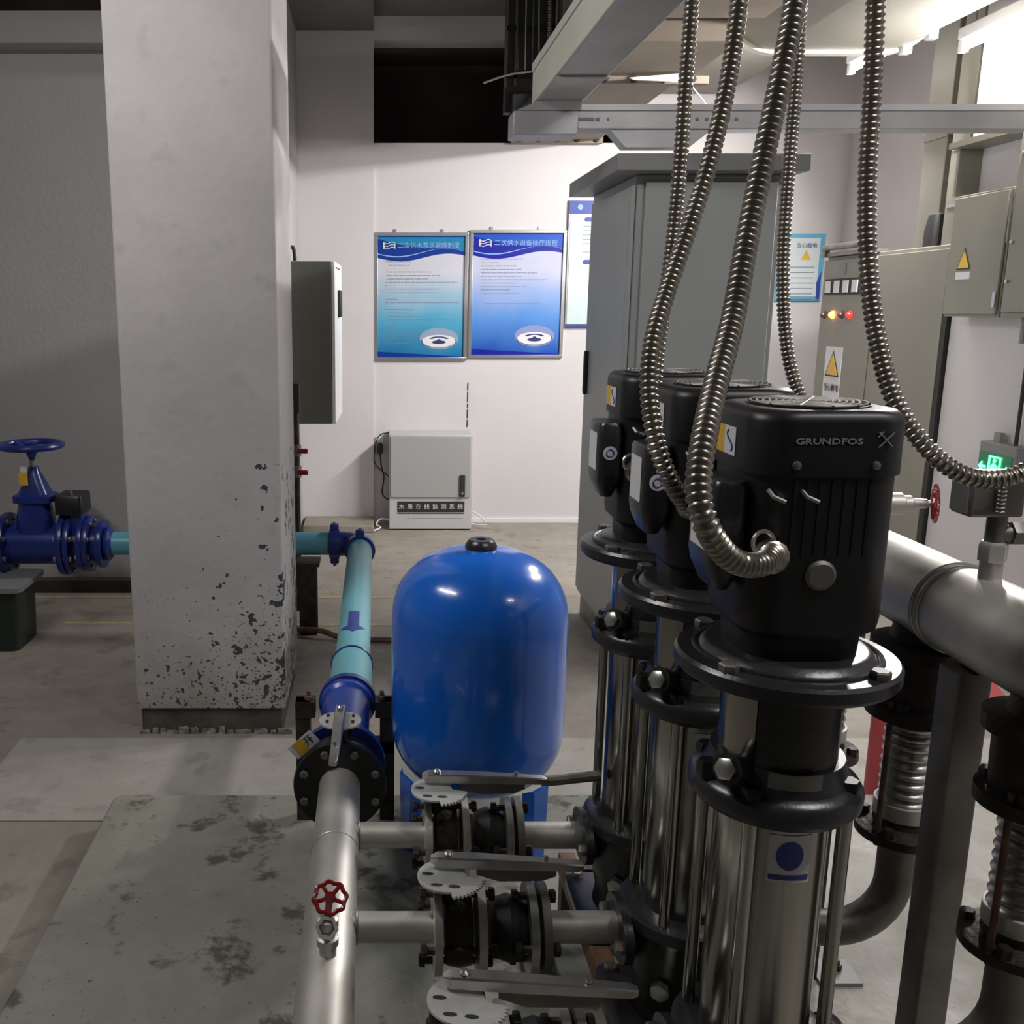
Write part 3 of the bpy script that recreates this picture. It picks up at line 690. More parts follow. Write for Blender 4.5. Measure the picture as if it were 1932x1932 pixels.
def right_boxes():
    Xf = 2.50
    t = thing('meter_box', 'beige wall box with yellow warning triangle, left of the bigger wall box', 'wall box', (2.56, 4.21, 1.46))
    MB().box(Xf+.012, 2.62, 4.02, 4.41, 1.46, 1.965).build('body', M['beige'], t, bev=.004)
    d = MB().box(Xf, Xf+.012, 4.03, 4.40, 1.47, 1.955).build('door', M['beige'], t, bev=.004)
    c = atX(1820, 488, Xf)
    MB().prism([(Xf-.001, c.y-.05, c.z-.045), (Xf-.001, c.y+.05, c.z-.045), (Xf-.001, c.y, c.z+.045)], (-.001, 0, 0)).build('triangle_border', M['rubber'], t, smooth=False)
    MB().prism([(Xf-.0025, c.y-.04, c.z-.039), (Xf-.0025, c.y+.04, c.z-.039), (Xf-.0025, c.y, c.z+.033)], (-.001, 0, 0)).build('triangle', M['yellow'], t, smooth=False)
    MB().box(Xf-.002, Xf, c.y-.05, c.y+.05, c.z-.085, c.z-.055).build('label_plate', M['white'], t)
    MB().box(Xf-.006, Xf, 4.03, 4.05, 1.5, 1.56).build('lock', M['zinc'], t)
    t = thing('distribution_box', 'bigger olive-beige wall box at the right photo edge with hood over its neighbour', 'wall box', (2.56, 3.7, 1.46))
    MB().box(Xf+.012, 2.62, 3.30, 4.01, 1.46, 2.19).build('body', M['beige'], t, bev=.004)
    MB().box(Xf, Xf+.012, 3.32, 3.995, 1.48, 2.17).build('door', M['beige'], t, bev=.004)
    MB().box(Xf-.02, 2.62, 4.01, 4.46, 2.165, 2.19).build('hood_top', M['beige'], t)
    MB().box(Xf+.02, 2.62, 4.44, 4.46, 1.97, 2.165).build('hood_side', M['beige'], t)
    for z in (2.08, 1.75, 1.6): MB().cyl((Xf+.0, 3.97, z), (Xf-.01, 3.97, z), .008, n=8).build('screw', M['zinc'], t)
    MB().box(Xf-.004, Xf+.0, 4.0, 4.012, 1.75, 1.95).build('hinge', M['steel_dark'], t)
    for k, yy in enumerate((3.92, 3.80)):
        MB().cyl((2.56, yy, 1.46), (2.56, yy, 1.36), .016, n=10).build('cable_gland', M['greyp'], t)
    # exit sign
    c = atX(1876, 882, 2.56)
    t = thing('exit_sign', 'glowing green exit sign with running figure low on the right wall', 'sign', (2.59, c.y, c.z-.08))
    MB().box(2.562, 2.62, c.y-.12, c.y+.12, c.z-.10, c.z+.10).build('housing', M['greyp'], t, bev=.006)
    MB().box(2.558, 2.562, c.y-.105, c.y+.105, c.z-.055, c.z+.055).build('sign_face', M['exit'], t)
    mb = MB(); Y = c.y; Z = c.z
    def bx(y0, y1, z0, z1): mb.box(2.553, 2.558, Y-max(y0, y1), Y-min(y0, y1), Z+z0, Z+z1)
    def bar(a, b, w_):
        a = Vector((2.5555, Y-a[0], Z+a[1])); b = Vector((2.5555, Y-b[0], Z+b[1])); mb.cyl(a, b, w_, n=6)
    # door frame
    bx(-.035, -.029, -.045, .045); bx(.035, .041, -.045, .045); bx(-.035, .041, .040, .046)
    mb.lathe([(.009, 0), (.009, .003)], (2.5555, Y-.004, Z+.028), (-1, 0, 0), 12)
    bar((.0, .015), (-.006, -.01), .007); bar((-.006, -.01), (.012, -.022), .005); bar((.012, -.022), (.004, -.042), .0045)
    bar((-.006, -.01), (-.020, -.028), .005); bar((-.020, -.028), (-.034, -.032), .0045); bar((.0, .012), (.022, .004), .004); bar((-.002, .012), (-.020, -.002), .004)
    # arrows
    for s in (-1, 1):
        bar((s*.055, -.005), (s*.085, -.005), .006)
        mb.prism([(2.558, Y-s*.080, Z-.025), (2.558, Y-s*.080, Z+.015), (2.558, Y-s*.101, Z-.005)], (-.004, 0, 0))
    mb.build('running_figure', M['exit_fig'], t)
    MB().box(2.58, 2.60, c.y+.02, c.y+.06, c.z+.10, c.z+.14).build('test_button_box', M['beige'], t)
    MB().cyl((2.59, c.y-.07, c.z+.09), (2.59, c.y-.07, c.z+.75), .008, n=8).build('supply_cable', M['rubber'], t)
right_boxes()

# olive box behind the column
def olive_box():
    a = atY(549, 493, 5.2); b = atY(633, 800, 5.2)
    t = thing('wall_cabinet', 'olive-sided narrow wall cabinet with black handle, just right of the white column', 'cabinet', (a.x, 5.2, b.z))
    X0, X1, Z0, Z1 = -.50, b.x, b.z, a.z
    T = Matrix.Translation((X1, 5.2, 0)) @ Matrix.Rotation(math.radians(-1.5), 4, 'Z') @ Matrix.Translation((-X1, -5.2, 0))
    MB().box(X0+.001, X1-.018, 5.2, 5.75, Z0, Z1).build('body', M['olive'], t, bev=.003)
    MB().box(X1-.016, X1+.002, 5.2, 5.80, Z0, Z1, T).build('door', M['white'], t, bev=.002)
    c = atX(643, 573, X1+.004)
    mb = MB(); mb.box(X1+.002, X1+.022, 5.42, 5.52, c.z-.075, c.z+.07, T); lab(mb.build('handle', M['rubber'], t, bev=.008), 'black door handle')
    MB().box(X1, X1+.004, 5.28, 5.6, Z1-.03, Z1-.024, T).build('vent_slot', M['rubber'], t)
    mb = MB(); cp = catmull([(-.47, 5.23, Z1-.0), (-.46, 5.23, Z1+.04), (-.42, 5.24, Z1+.075), (-.41, 5.25, Z1+.03), (-.41, 5.26, Z1)], .01)
    mb.tube(cp, .010, 8); lab(mb.build('cable_loop', M['rubber'], t), 'black cable looping out of the top')
olive_box()

# white monitoring box
def wm_box():
    Y = YB-.26
    a = atY(735, 821, Y); b = atY(889, 998, Y)
    t = thing('monitoring_box', 'white steel box with black lettered strip standing low against the white back wall', 'cabinet', (a.x, Y, b.z))
    MB().box(a.x, b.x, Y, YB-.005, b.z, a.z).build('body', M['box_w'], t, bev=.003)
    zd = atY(760, 938, Y).z
    MB().box(a.x+.008, b.x-.014, Y-.012, Y, zd, a.z-.008).build('door', mat('box_door_paint', (.36, .36, .36), .5), t, bev=.003)
    h = atY(872, 916, Y)
    hh = MB().box(h.x-.018, h.x+.018, Y-.026, Y-.012, h.z-.075, h.z+.075).build('handle', M['rubber'], t, bev=.005)
    MB().lathe([(.009, 0), (.009, .004)], (h.x, Y-.026, h.z-.05), (0, -1, 0), 12).build('lock', M['zinc'], t)
    s0 = atY(750, 946, Y); s1 = atY(876, 966, Y)
    lab(MB().box(s0.x, s1.x, Y-.003, Y, s1.z, s0.z).build('name_strip', M['rubber'], t), 'black strip with white lettering')
    MB().box(s0.x, s1.x, Y-.002, Y, s1.z-.012, s1.z-.007).build('rule', M['rubber'], t)
    wid = s1.x-s0.x; st = '水质在线监测系统'
    for i, ch in enumerate(st):
        text('character', ch, .040, M['white'], Tface((s0.x+wid*(i+.5)/8, Y-.0035, (s0.z+s1.z)/2-.002)), t, .0005, align='CENTER')
    mb = MB(); mb.box(s0.x+.09, s1.x-.01, Y-.0012, Y, s1.z-.045, s1.z-.042); mb.box(s0.x+.07, s0.x+.075, Y-.0012, Y, s1.z-.055, s1.z-.03)
    mb.build('small_print', M['printg'], t)
    # plug and lead beside it
    u = thing('power_lead', 'black plug and dangling power lead between the white box and the wall corner', 'cable', (a.x-.06, YB-.03, .3))
    pz = atY(717, 848, YB-.04)
    MB().box(.012, .068, YB-.012, YB, pz.z+.0, pz.z+.085).build('socket_plate', M['white'], u, bev=.003)
    MB().rrect(pz.x, YB-.035, [(.012, .018, pz.z-.03), (.018, .022, pz.z-.02), (.02, .022, pz.z+.03), (.012, .016, pz.z+.045)], .008, 3).build('plug', M['rubber'], u)
    cp = catmull([(pz.x, YB-.035, pz.z-.03), (pz.x+.012, YB-.04, pz.z-.13), (pz.x+.028, YB-.04, pz.z-.2), (pz.x+.015, YB-.04, pz.z-.30), (pz.x+.035, YB-.04, pz.z-.34), (a.x+.01, YB-.05, pz.z-.36)], .015)
    MB().tube(cp, .005, 8).build('lead', M['rubber'], u)
    cp = catmull([(a.x+.01, YB-.03, pz.z+.12), (pz.x, YB-.03, pz.z+.10), (pz.x-.03, YB-.03, pz.z+.03), (pz.x-.035, YB-.03, pz.z-.1), (a.x+.01, YB-.04, pz.z-.20)], .015)
    MB().tube(cp, .004, 8).build('lead', M['rubber'], u)
    cp = catmull([(a.x+.01, YB-.2, .06), (a.x-.06, YB-.2, .065), (a.x-.09, YB-.22, .03), (a.x-.06, YB-.26, .02), (a.x-.11, YB-.34, .012)], .015)
    o = MB().tube(cp, .006, 8).build('white_cable', M['cable_w']); tag(o, 'white cable curling out on the floor at the left of the white box', 'cable')
    cp = catmull([(b.x-.005, Y+.05, .13), (b.x+.05, Y+.04, .10), (b.x+.11, Y+.04, .04)], .015)
    cp2 = catmull([(b.x-.005, Y+.05, .035), (b.x+.06, Y+.04, .03), (b.x+.12, Y+.04, .03)], .015)
    o = MB().tube(cp, .005, 8).tube(cp2, .005, 8).build('white_cable', M['cable_w']); tag(o, 'white cable running from the right side of the white box', 'cable')
wm_box()
# thin black crack / cord on the wall between the notices and the box
a = atY(883, 722, YB-.003); b = atY(883, 812, YB-.003)
mb = MB(); z = a.z
for k, l in enumerate((.05, .07, .03, .06, .05)):
    mb.box(a.x-.003, a.x+.003, YB-.004, YB, z-l, z); z -= l+.012
tag(mb.build('black_cord', M['rubber']), 'thin black broken cord on the white wall above the white box', 'cord')

# ================================================================== TANK
def tank():
    c = Vector((.276, 2.45, .1)); R = .229
    t = thing('pressure_tank', 'glossy blue upright pressure tank with black top cap on blue legs', 'tank', c)
    zb, zt = .235, .895; prof = []
    hd = .20
    for i in range(15):
        a = -PI/2+PI/2*i/14; n_ = 2.35
        cr = abs(math.cos(a))**(2/n_); sr = abs(math.sin(a))**(2/n_)
        prof.append((R*cr, zb+hd*(1-sr)))
    for i in range(15):
        a = PI/2*i/14; n_ = 2.35
        cr = abs(math.cos(a))**(2/n_); sr = abs(math.sin(a))**(2/n_)
        prof.append((R*cr, zt-hd*(1-sr)))
    mb = MB(); mb.lathe(prof, (c.x, c.y, 0), (0, 0, 1), 96); mb.build('shell', M['tank'], t, ang=60)
    mb = MB(); mb.lathe([(.040, 0), (.041, .012), (.034, .024), (.030, .028), (.014, .028), (.012, .020)], (c.x, c.y, zt-.006), (0, 0, 1), 32)
    lab(mb.build('top_cap', M['black_cast'], t), 'black rubber top cap')
    for ang in (-155, -45, 90):
        a = math.radians(ang); d = Vector((math.cos(a), math.sin(a), 0)); s = Vector((-d.y, d.x, 0))
        pts = []
        R_ = []
        for z, wd in ((.30, .055), (.22, .050), (.1, .038)):
            P = c+d*(R-.035); P.z = z
            ring = [P+s*wd+d*.0, P+s*wd*.55+d*.02, P-s*wd*.55+d*.02, P-s*wd+d*.0, P-s*wd*.5+d*.012, P+s*wd*.5+d*.012]
            R_.append(ring)
        MB().rings(R_).build('leg', M['tank'], t, ang=20)
tank()

# ================================================================== BLUE SUPPLY LINE
ZP = .42
def blue_line():
    t = thing('supply_pipe', 'light blue pipe with a blue arrow running from far elbow to the tank side', 'pipe', (-.067, 3.5, ZP))
    r = .055; x = -.067; xe = -.062; ye = 4.45
    MB().cyl((x, 2.66, ZP), (xe, ye-.12, ZP), r, n=40).build('barrel', M['cyan'], t)
    MB().cyl((x, 2.62, ZP), (x, 2.86, ZP), r+.007, n=40).build('socket', M['cyan'], t)
    MB().torus((x, 2.86, ZP), (0, 1, 0), r+.005, .006, 40, 8).build('weld_ring', M['blue'], t)
    # arrow decal wrapped on top of the pipe
    mb = MB(); rr = r+.001
    def P(u, y): a = PI/2+u/rr; return Vector((x+rr*math.cos(a), y, ZP+rr*math.sin(a)))
    y0 = 3.05
    def patch(pts, N=6):
        pass
    for (ya, yb, wa, wb) in ((3.24, 3.09, .019, .019), (3.09, 3.02, .050, .0)):
        R_ = []
        for i in range(9):
            f = i/8; yy = ya+(yb-ya)*f; ww = max(wa+(wb-wa)*f, .0005)
            row = []
            for j in range(7): row.append(P(-(j/6*2-1)*ww, yy))
            R_.append(row)
        n = len(mb.v)
        for row in R_: mb.v += row
        for i in range(8):
            for j in range(6):
                q = n+i*7+j; mb.f.append((q, q+1, q+8, q+7)); mb.mi.append(0)
    lab(mb.build('arrow', M['lblue'], t), 'dark blue flow arrow pointing towards the viewer')
    # coupling at the elbow
    u = thing('grooved_elbow', 'dark blue grooved elbow joining the two light blue pipes by the wall corner', 'pipe fitting', (xe, ye, ZP))
    pe = [Vector((xe, ye-.13, ZP)), Vector((xe, ye-.10, ZP)), Vector((xe-.01, ye-.05, ZP)), Vector((xe-.035, ye-.015, ZP)), Vector((xe-.075, ye, ZP)), Vector((xe-.12, ye, ZP))]
    MB().tube(pe, r+.003, 32).build('bend', M['blue'], u)
    for c_, ax, tx in (((xe, ye-.12, ZP), (0, 1, 0), (1, 0, 0)), ((xe-.12, ye, ZP), (1, 0, 0), (0, 1, 0))):
        c_ = Vector(c_); ax = Vector(ax)
        MB().lathe([(r+.002, -.026), (r+.014, -.024), (r+.016, 0), (r+.014, .024), (r+.002, .026)], c_, ax, 32).build('coupling', M['blue'], u)
        for s in (-1, 1):
            pz = c_+Vector((0, 0, s*(r+.02)))
            MB().box(pz.x-.02, pz.x+.02, pz.y-.02, pz.y+.02, pz.z-.018, pz.z+.02).build('lug', M['blue'], u, bev=.006)
            MB().hexb(pz+Vector((0, 0, .015)) if s > 0 else pz-Vector((0, 0, .02)), (0, 0, s), .009, .012).build('bolt', M['bolt'], u)
    # transverse pipe
    v = thing('supply_pipe', 'teal blue pipe passing behind the white column between the gate valve and the elbow', 'pipe', (-.7, ye, ZP))
    MB().cyl((xe-.13, ye, ZP), (-1.25, ye, ZP), .0535, n=40).build('barrel', M['cyan_d'], v)
    MB().torus((-.50, ye, ZP), (1, 0, 0), .054, .003, 32, 6).build('weld_ring', M['cyan_d'], v)
    # support post
    s = thing('pipe_support', 'black steel I-section post under the light blue pipe behind the tank', 'support', (-.30, 4.42, 0))
    MB().box(-.345, -.265, 4.37, 4.38, 0, .33).build('flange_plate', M['iron'], s)
    MB().box(-.31, -.30, 4.38, 4.46, 0, .33).build('web', M['iron'], s)
    MB().box(-.345, -.265, 4.46, 4.47, 0, .33).build('flange_plate', M['iron'], s)
    MB().box(-.36, -.25, 4.36, 4.50, .33, .345).build('saddle', M['iron'], s)
    cp = catmull([(-.42, 4.36, .03), (-.25, 4.33, .035), (-.1, 4.28, .012), (.35, 4.25, .012)], .03)
    o = MB().tube(cp, .014, 8).build('floor_hose', M['rust']); tag(o, 'brown hose lying along the floor behind the tank', 'hose')
blue_line()

def flange(mb, c, ax, r, th, nb=8, bolt=None, rb=None):
    mb.lathe([(r, -th/2), (r, th/2)], c, ax, 40)
def bolts(parent, c, ax, rb, n, r, length, m, off=0., name='bolt'):
    c = Vector(c); ax = Vector(ax).normalized(); u = ax.orthogonal().normalized(); w_ = ax.cross(u)
    proto = None
    for k in range(n):
        a = 2*PI*(k+.5)/n+off; p = c+(u*math.cos(a)+w_*math.sin(a))*rb
        mb = MB(); mb.cyl(p-ax*length/2, p+ax*length/2, r*.55, n=8)
        mb.hexb(p-ax*(length/2-.004), -ax, r, r*.9); mb.hexb(p+ax*(length/2-.010), ax, r, r*.9)
        mb.build(name, m, parent)

def gate_valve():
    x = atY(72, 1030, 4.45).x; y = 4.45
    t = thing('gate_valve', 'dark blue flanged gate valve with handwheel at the left edge', 'valve', (x, y, ZP))
    mb = MB()
    mb.cyl((x-.13, y, ZP), (x+.13, y, ZP), .095, n=32)
    mb.rrect(x, y, [(.075, .07, ZP-.05), (.085, .075, ZP+.05), (.08, .07, ZP+.14), (.07, .06, ZP+.20)], .05, 6)
    mb.build('body', M['blue'], t)
    mb = MB(); mb.rrect(x+.005, y, [(.075, .065, ZP+.20), (.09, .075, ZP+.205), (.09, .075, ZP+.235), (.07, .06, ZP+.24), (.045, .045, ZP+.30), (.028, .03, ZP+.34), (.022, .022, ZP+.365)], .03, 6)
    mb.build('bonnet', M['blue'], t)
    MB().cyl((x-.003, y, ZP+.36), (x-.003, y, ZP+.46), .011, n=12).build('stem', M['bolt'], t)
    w_ = thing('x', '', '', (0, 0, 0)); bpy.data.objects.remove(w_)
    R0 = .135; zc = atY(72, 840, y).z
    mb = MB(); mb.torus((x, y, zc), (0, 0, 1), R0, .015, 40, 10)
    for k in range(3):
        a = 2*PI*k/3+.4; mb.tube([(x+.02*math.cos(a), y+.02*math.sin(a), zc-.018), (x+.08*math.cos(a), y+.08*math.sin(a), zc-.01), (x+R0*math.cos(a), y+R0*math.sin(a), zc)], .012, 8)
    mb.lathe([(.012, -.07), (.018, -.05), (.032, -.02), (.03, .012), (.02, .018)], (x, y, zc), (0, 0, 1), 20)
    mb.build('handwheel', M['blue'], t)
    for sx in (-1, 1):
        c = (x+sx*.135, y, ZP)
        MB().lathe([(.146, -.013), (.149, 0), (.146, .013)], c, (1, 0, 0), 40).build('flange', M['blue'], t)
        bolts(t, (x+sx*.15, y, ZP), (1, 0, 0), .122, 8, .013, .075, M['bolt'])
    lab(MB().box(x-.045, x-.005, y-.06, y-.058, ZP+.285, ZP+.345, Matrix.Translation((0, 0, 0))).build('paper_tag', M['yellow'], t), 'yellow and white paper tag')
    MB().box(x-.035, x-.008, y-.06, y-.058, ZP+.345, ZP+.375).build('paper_tag', M['white'], t)
    # filter / check section to the right
    u = thing('flanged_strainer', 'dark blue flanged strainer with black cover between the gate valve and the column', 'valve', (x+.3, y, ZP))
    mb = MB(); mb.cyl((x+.165, y, ZP), (x+.31, y, ZP), .080, n=32); mb.rrect(x+.20, y, [(.032, .06, ZP), (.032, .06, ZP+.15)], .02, 4); mb.build('body', M['blue'], u)
    MB().rrect(x+.175, y, [(.062, .08, ZP+.152), (.062, .08, ZP+.23), (.057, .073, ZP+.24)], .012, 3).build('cover', M['black'], u)
    MB().cyl((x+.175, y-.03, ZP+.24), (x+.175, y-.03, ZP+.255), .01, n=8).build('cover_screw', M['bolt'], u)
    for xx, rr in ((.165, .14), (.222, .13), (.248, .13), (.305, .112)):
        MB().lathe([(rr, -.011), (rr+.002, 0), (rr, .011)], (x+xx, y, ZP), (1, 0, 0), 40).build('flange', M['blue'], u)
    bolts(u, (x+.235, y, ZP), (1, 0, 0), .108, 8, .012, .06, M['bolt'])
    MB().lathe([(.058, 0), (.078, .005), (.080, .02), (.058, .035)], (x+.318, y, ZP), (1, 0, 0), 32).build('coupling', M['blue'], u)
    # left continuation
    o = MB().cyl((x-.16, y, ZP), (x-.7, y, ZP), .06, n=32).build('steel_pipe', M['steel'], ang=35); tag(o, 'grey steel pipe entering the gate valve at the left photo edge', 'pipe')
gate_valve()
# bin
def bin_():
    b = atZ(35, 1232, 0); y = b.y
    t = thing('waste_bin', 'dark green plastic bin with grey rim at the left photo edge', 'bin', (b.x-.14, y+.15, 0))
    MB().rrect(b.x-.15, y+.15, [(.145, .13, 0), (.15, .14, .27), (.152, .142, .275)], .03, 5).build('tub', M['green_bin'], t)
    MB().rrect(b.x-.15, y+.15, [(.17, .16, .275), (.185, .17, .28), (.185, .17, .30), (.17, .155, .305)], .03, 5).build('rim', M['greyp'], t)
bin_()
# thin pipe with two red handles, behind the column
def thin_pipe():
    x = atY(561, 900, 4.75).x; y = 4.75
    t = thing('riser_pipe', 'thin dark vertical pipe with two red lever handles beside the white column', 'pipe', (x, y, 0))
    MB().cyl((x, y, 0), (x, y, 1.03), .014, n=12).build('pipe', M['iron'], t)
    for py in (850, 890):
        z = atY(565, py, y).z
        MB().lathe([(.014, -.03), (.022, -.028), (.022, .028), (.014, .03)], (x, y, z), (0, 0, 1), 12).build('valve_body', M['steel_dark'], t)
        MB().box(x+.005, x+.055, y-.03, y-.018, z-.012, z+.012, Matrix.Translation((0, 0, 0))).build('lever', M['red'], t, bev=.004)
    MB().rrect(x-.01, y, [(.03, .02, 1.0), (.03, .02, 1.14)], .01, 3).build('cover', M['rubber'], t)
thin_pipe()

# ================================================================== STEEL SUCTION HEADER
HX = -.078
BY = (1.245, 1.557, 1.868)
def header():
    t = thing('suction_header', 'brushed steel header pipe running along the left of the pumps with three branches', 'pipe', (HX, 1.2, ZP))
    MB().cyl((HX, .25, ZP), (HX, 2.09, ZP), .0475, n=48).build('barrel', M['steel'], t)
    MB().lathe([(.106, -.012), (.108, 0), (.106, .012)], (HX, 2.09, ZP), (0, 1, 0), 48).build('flange', M['black'], t)
    bolts(t, (HX, 2.10, ZP), (0, 1, 0), .088, 8, .010, .055, M['steel_dark'])
    for y in BY:
        MB().cyl((HX+.03, y, ZP), (.105, y, ZP), .0265, n=32).build('branch', M['steel'], t)
        MB().torus((HX+.047, y, ZP), (1, 0, 0), .0275, .003, 24, 6).build('weld_bead', M['steel_dark'], t)
    MB().torus((HX, 1.80, ZP), (0, 1, 0), .0478, .0015, 40, 6).build('weld_bead', M['steel'], t)
header()
def notch_lever(t, c, rot, L_, pl_r=.05, sym=False):
    """toothed sector plate with long channel lever; local x = lever direction"""
    c = Vector(c); T = Matrix.Translation(c) @ Matrix.Rotation(rot, 4, 'Z')
    po = (.012, 0.) if sym else (-.002, -.026)
    # plate: round on the far side, toothed arc on the lever side
    pts = []
    for i in range(40):
        a = math.radians(80+200*i/39); pts.append((pl_r*math.cos(a), pl_r*math.sin(a)))
    nt_ = 12
    for i in range(nt_*2+1):
        a = math.radians(-80+ (75)*i/(nt_*2)); rr = pl_r*1.35 if i % 2 else pl_r*1.22
        pts.append((rr*math.cos(a), rr*math.sin(a)))
    pts.append((pl_r*.7, .0)); pts.append((pl_r*.5, pl_r*.6))
    if sym: pts = [(pl_r*.95*math.cos(2*PI*i/44), pl_r*.95*math.sin(2*PI*i/44)) for i in range(44)]
    P = [T @ Vector((a+po[0], b+po[1], 0)) for a, b in pts]
    MB().prism(P, (0, 0, .004)).build('notch_plate', M['plate'], t, smooth=False)
    for (ax_, ay_) in (((-.012, -.030), (.022, .030), (.022, -.030), (-.012, .030)) if sym else ((-.034, -.024), (-.018, -.056), (.012, -.058))):
        mb = MB(); R_ = []
        for i in range(12):
            a = 2*PI*i/12; R_.append(T @ Vector((ax_+.010*math.cos(a), ay_+.004*math.sin(a), .0042)))
        mb.prism(R_, (0, 0, .0008)); mb.build('slot', M['rubber'], t, smooth=False)
    # lever: folded channel
    w0, w1 = .0125, .0095; z0 = .008
    prof = []
    R_ = []
    for xx, ww, hh in ((-.030, .006, .010), (-.018, w0, .018), (.06, w0, .020), (L_*.8, w1, .016), (L_-.01, w1, .014), (L_, w1*.6, .010)):
        zz = z0+.010-.0*xx
        R_.append([T @ Vector((xx, -ww, zz-hh*.4)), T @ Vector((xx, -ww, zz+hh*.4)), T @ Vector((xx, -ww*.8, zz+hh*.55)), T @ Vector((xx, ww*.8, zz+hh*.55)), T @ Vector((xx, ww, zz+hh*.4)), T @ Vector((xx, ww, zz-hh*.4))])
    MB().rings(R_).build('lever', M['zinc'], t, ang=25)
    # release trigger under the lever
    R_ = []
    for xx, ww, z1, z2 in ((.05, .007, .012, -.004), (.09, .008, .012, -.014), (.16, .007, .012, -.010), (L_*.72, .006, .010, -.008), (L_*.8, .006, .010, .0)):
        R_.append([T @ Vector((xx, -ww, z2)), T @ Vector((xx, -ww, z1)), T @ Vector((xx, ww, z1)), T @ Vector((xx, ww, z2))])
    MB().rings(R_).build('trigger', M['steel_dark'], t, ang=25)
    for xx, rr in ((.0, .008), (L_*.72, .005)):
        mb = MB(); mb.lathe([(rr, 0), (rr, .003), (rr*.6, .006)], T @ Vector((xx, 0, .029)), (0, 0, 1), 14); mb.build('rivet', M['zinc'], t)
    return T

def main_valve():
    t = thing('butterfly_valve', 'main butterfly valve with lever pointing to the viewer and paper tag, at the header end', 'valve', (HX, 2.15, ZP), 'lever butterfly valves')
    y = 2.15
    MB().lathe([(.085, -.026), (.088, 0), (.085, .026)], (HX, y, ZP), (0, 1, 0), 40).build('body', M['iron'], t)
    MB().cyl((HX, y, ZP+.07), (HX, y, ZP+.125), .018, n=16).build('neck', M['iron'], t)
    MB().rrect(HX, y, [(.035, .025, ZP+.118), (.035, .025, ZP+.128)], .008, 3).build('top_pad', M['iron'], t)
    notch_lever(t, (HX, y+.01, ZP+.13), math.radians(-91.5), .27, .052, True)
    # paper tag
    T = Matrix.Translation((HX-.075, y-.02, ZP+.085)) @ Matrix.Rotation(math.radians(38), 4, 'Y') @ Matrix.Rotation(math.radians(-50), 4, 'X')
    T = Matrix.Translation((HX-.062, y-.03, ZP+.105)) @ Matrix.Rotation(math.radians(-42), 4, 'Y')
    lab(MB().box(-.065, .005, -.001, .0, -.018, .018, T).build('paper_tag', M['white'], t), 'white tag')
    lab(MB().box(-.052, -.026, -.002, -.0011, -.018, .018, T).build('paper_tag', M['yellow'], t), 'yellow block of the tag')
    text('tag_text', '开', .026, M['rubber'], T @ Matrix.Translation((-.014, -.0021, .0)) @ Matrix.Rotation(PI/2, 4, 'X'), t, .0003, align='CENTER')
    # second flange + blue fitting behind
    u = thing('flange_adapter', 'bright blue domed reducer with dark flange between the valve and the light blue pipe', 'pipe fitting', (HX, 2.4, ZP))
    MB().lathe([(.106, -.011), (.106, .011)], (HX, 2.195, ZP), (0, 1, 0), 40).build('flange', M['blue'], u)
    MB().lathe([(.054, 2.20), (.058, 2.25), (.062, 2.35), (.064, 2.45), (.066, 2.53), (.074, 2.54), (.074, 2.60), (.066, 2.61)], (HX+.003, 0, ZP), (0, 1, 0), 40).build('reducer', M['blue_b'], u)
    MB().lathe([(.072, -.016), (.080, -.012), (.080, .012), (.072, .016)], (HX+.005, 2.58, ZP), (0, 1, 0), 40).build('collar', M['blue'], u)
    bolts(u, (HX, 2.21, ZP), (0, 1, 0), .088, 8, .010, .04, M['rust'])
    # support frame
    s = thing('pipe_support', 'black rusty angle frame carrying the blue pipe end beside the tank', 'support', (HX, 2.66, 0))
    Yf = 2.50
    MB().box(HX-.135, HX-.095, Yf, Yf+.04, 0.1, .45).build('leg', M['iron'], s); MB().box(HX+.095, HX+.135, Yf, Yf+.04, .1, .45).build('leg', M['iron'], s)
    MB().box(HX-.135, HX-.082, Yf-.002, Yf+.05, .405, .45).build('cross_bar', M['iron'], s); MB().box(HX+.082, HX+.135, Yf-.002, Yf+.05, .405, .45).build('cross_bar', M['iron'], s)
    for sx in (-1, 1):
        MB().hexb((HX+sx*.10, Yf+.02, .45), (0, 0, 1), .012, .012).cyl((HX+sx*.10, Yf+.02, .45), (HX+sx*.10, Yf+.02, .475), .006, n=8).build('bolt', M['rust'], s)
    MB().box(HX-.135, HX+.135, Yf, Yf+.04, .30, .335).build('cross_bar', M['iron'], s)
main_valve()

def branch_set(i, y, dl, lname, rot, L_):
    t = thing('butterfly_valve', dl, 'valve', (.15, y, ZP), 'lever butterfly valves')
    x = .150
    MB().lathe([(.080, -.007), (.080, .007)], (.112, y, ZP), (1, 0, 0), 36).build('flange', M['steel'], t)
    MB().lathe([(.062, -.022), (.066, 0), (.062, .022)], (x, y, ZP), (1, 0, 0), 32).build('wafer_body', M['iron'], t)
    MB().lathe([(.080, -.007), (.080, .007)], (.188, y, ZP), (1, 0, 0), 36).build('flange', M['steel'], t)
    bolts(t, (x, y, ZP), (1, 0, 0), .066, 4, .012, .125, M['iron'])
    MB().cyl((x-.02, y, ZP+.055), (x-.02, y, ZP+.112), .016, n=16).build('neck', M['iron'], t)
    MB().rrect(x-.02, y, [(.03, .024, ZP+.100), (.03, .024, ZP+.112)], .008, 3).build('top_pad', M['iron'], t)
    notch_lever(t, (x-.02, y, ZP+.114), rot, L_)
    return t
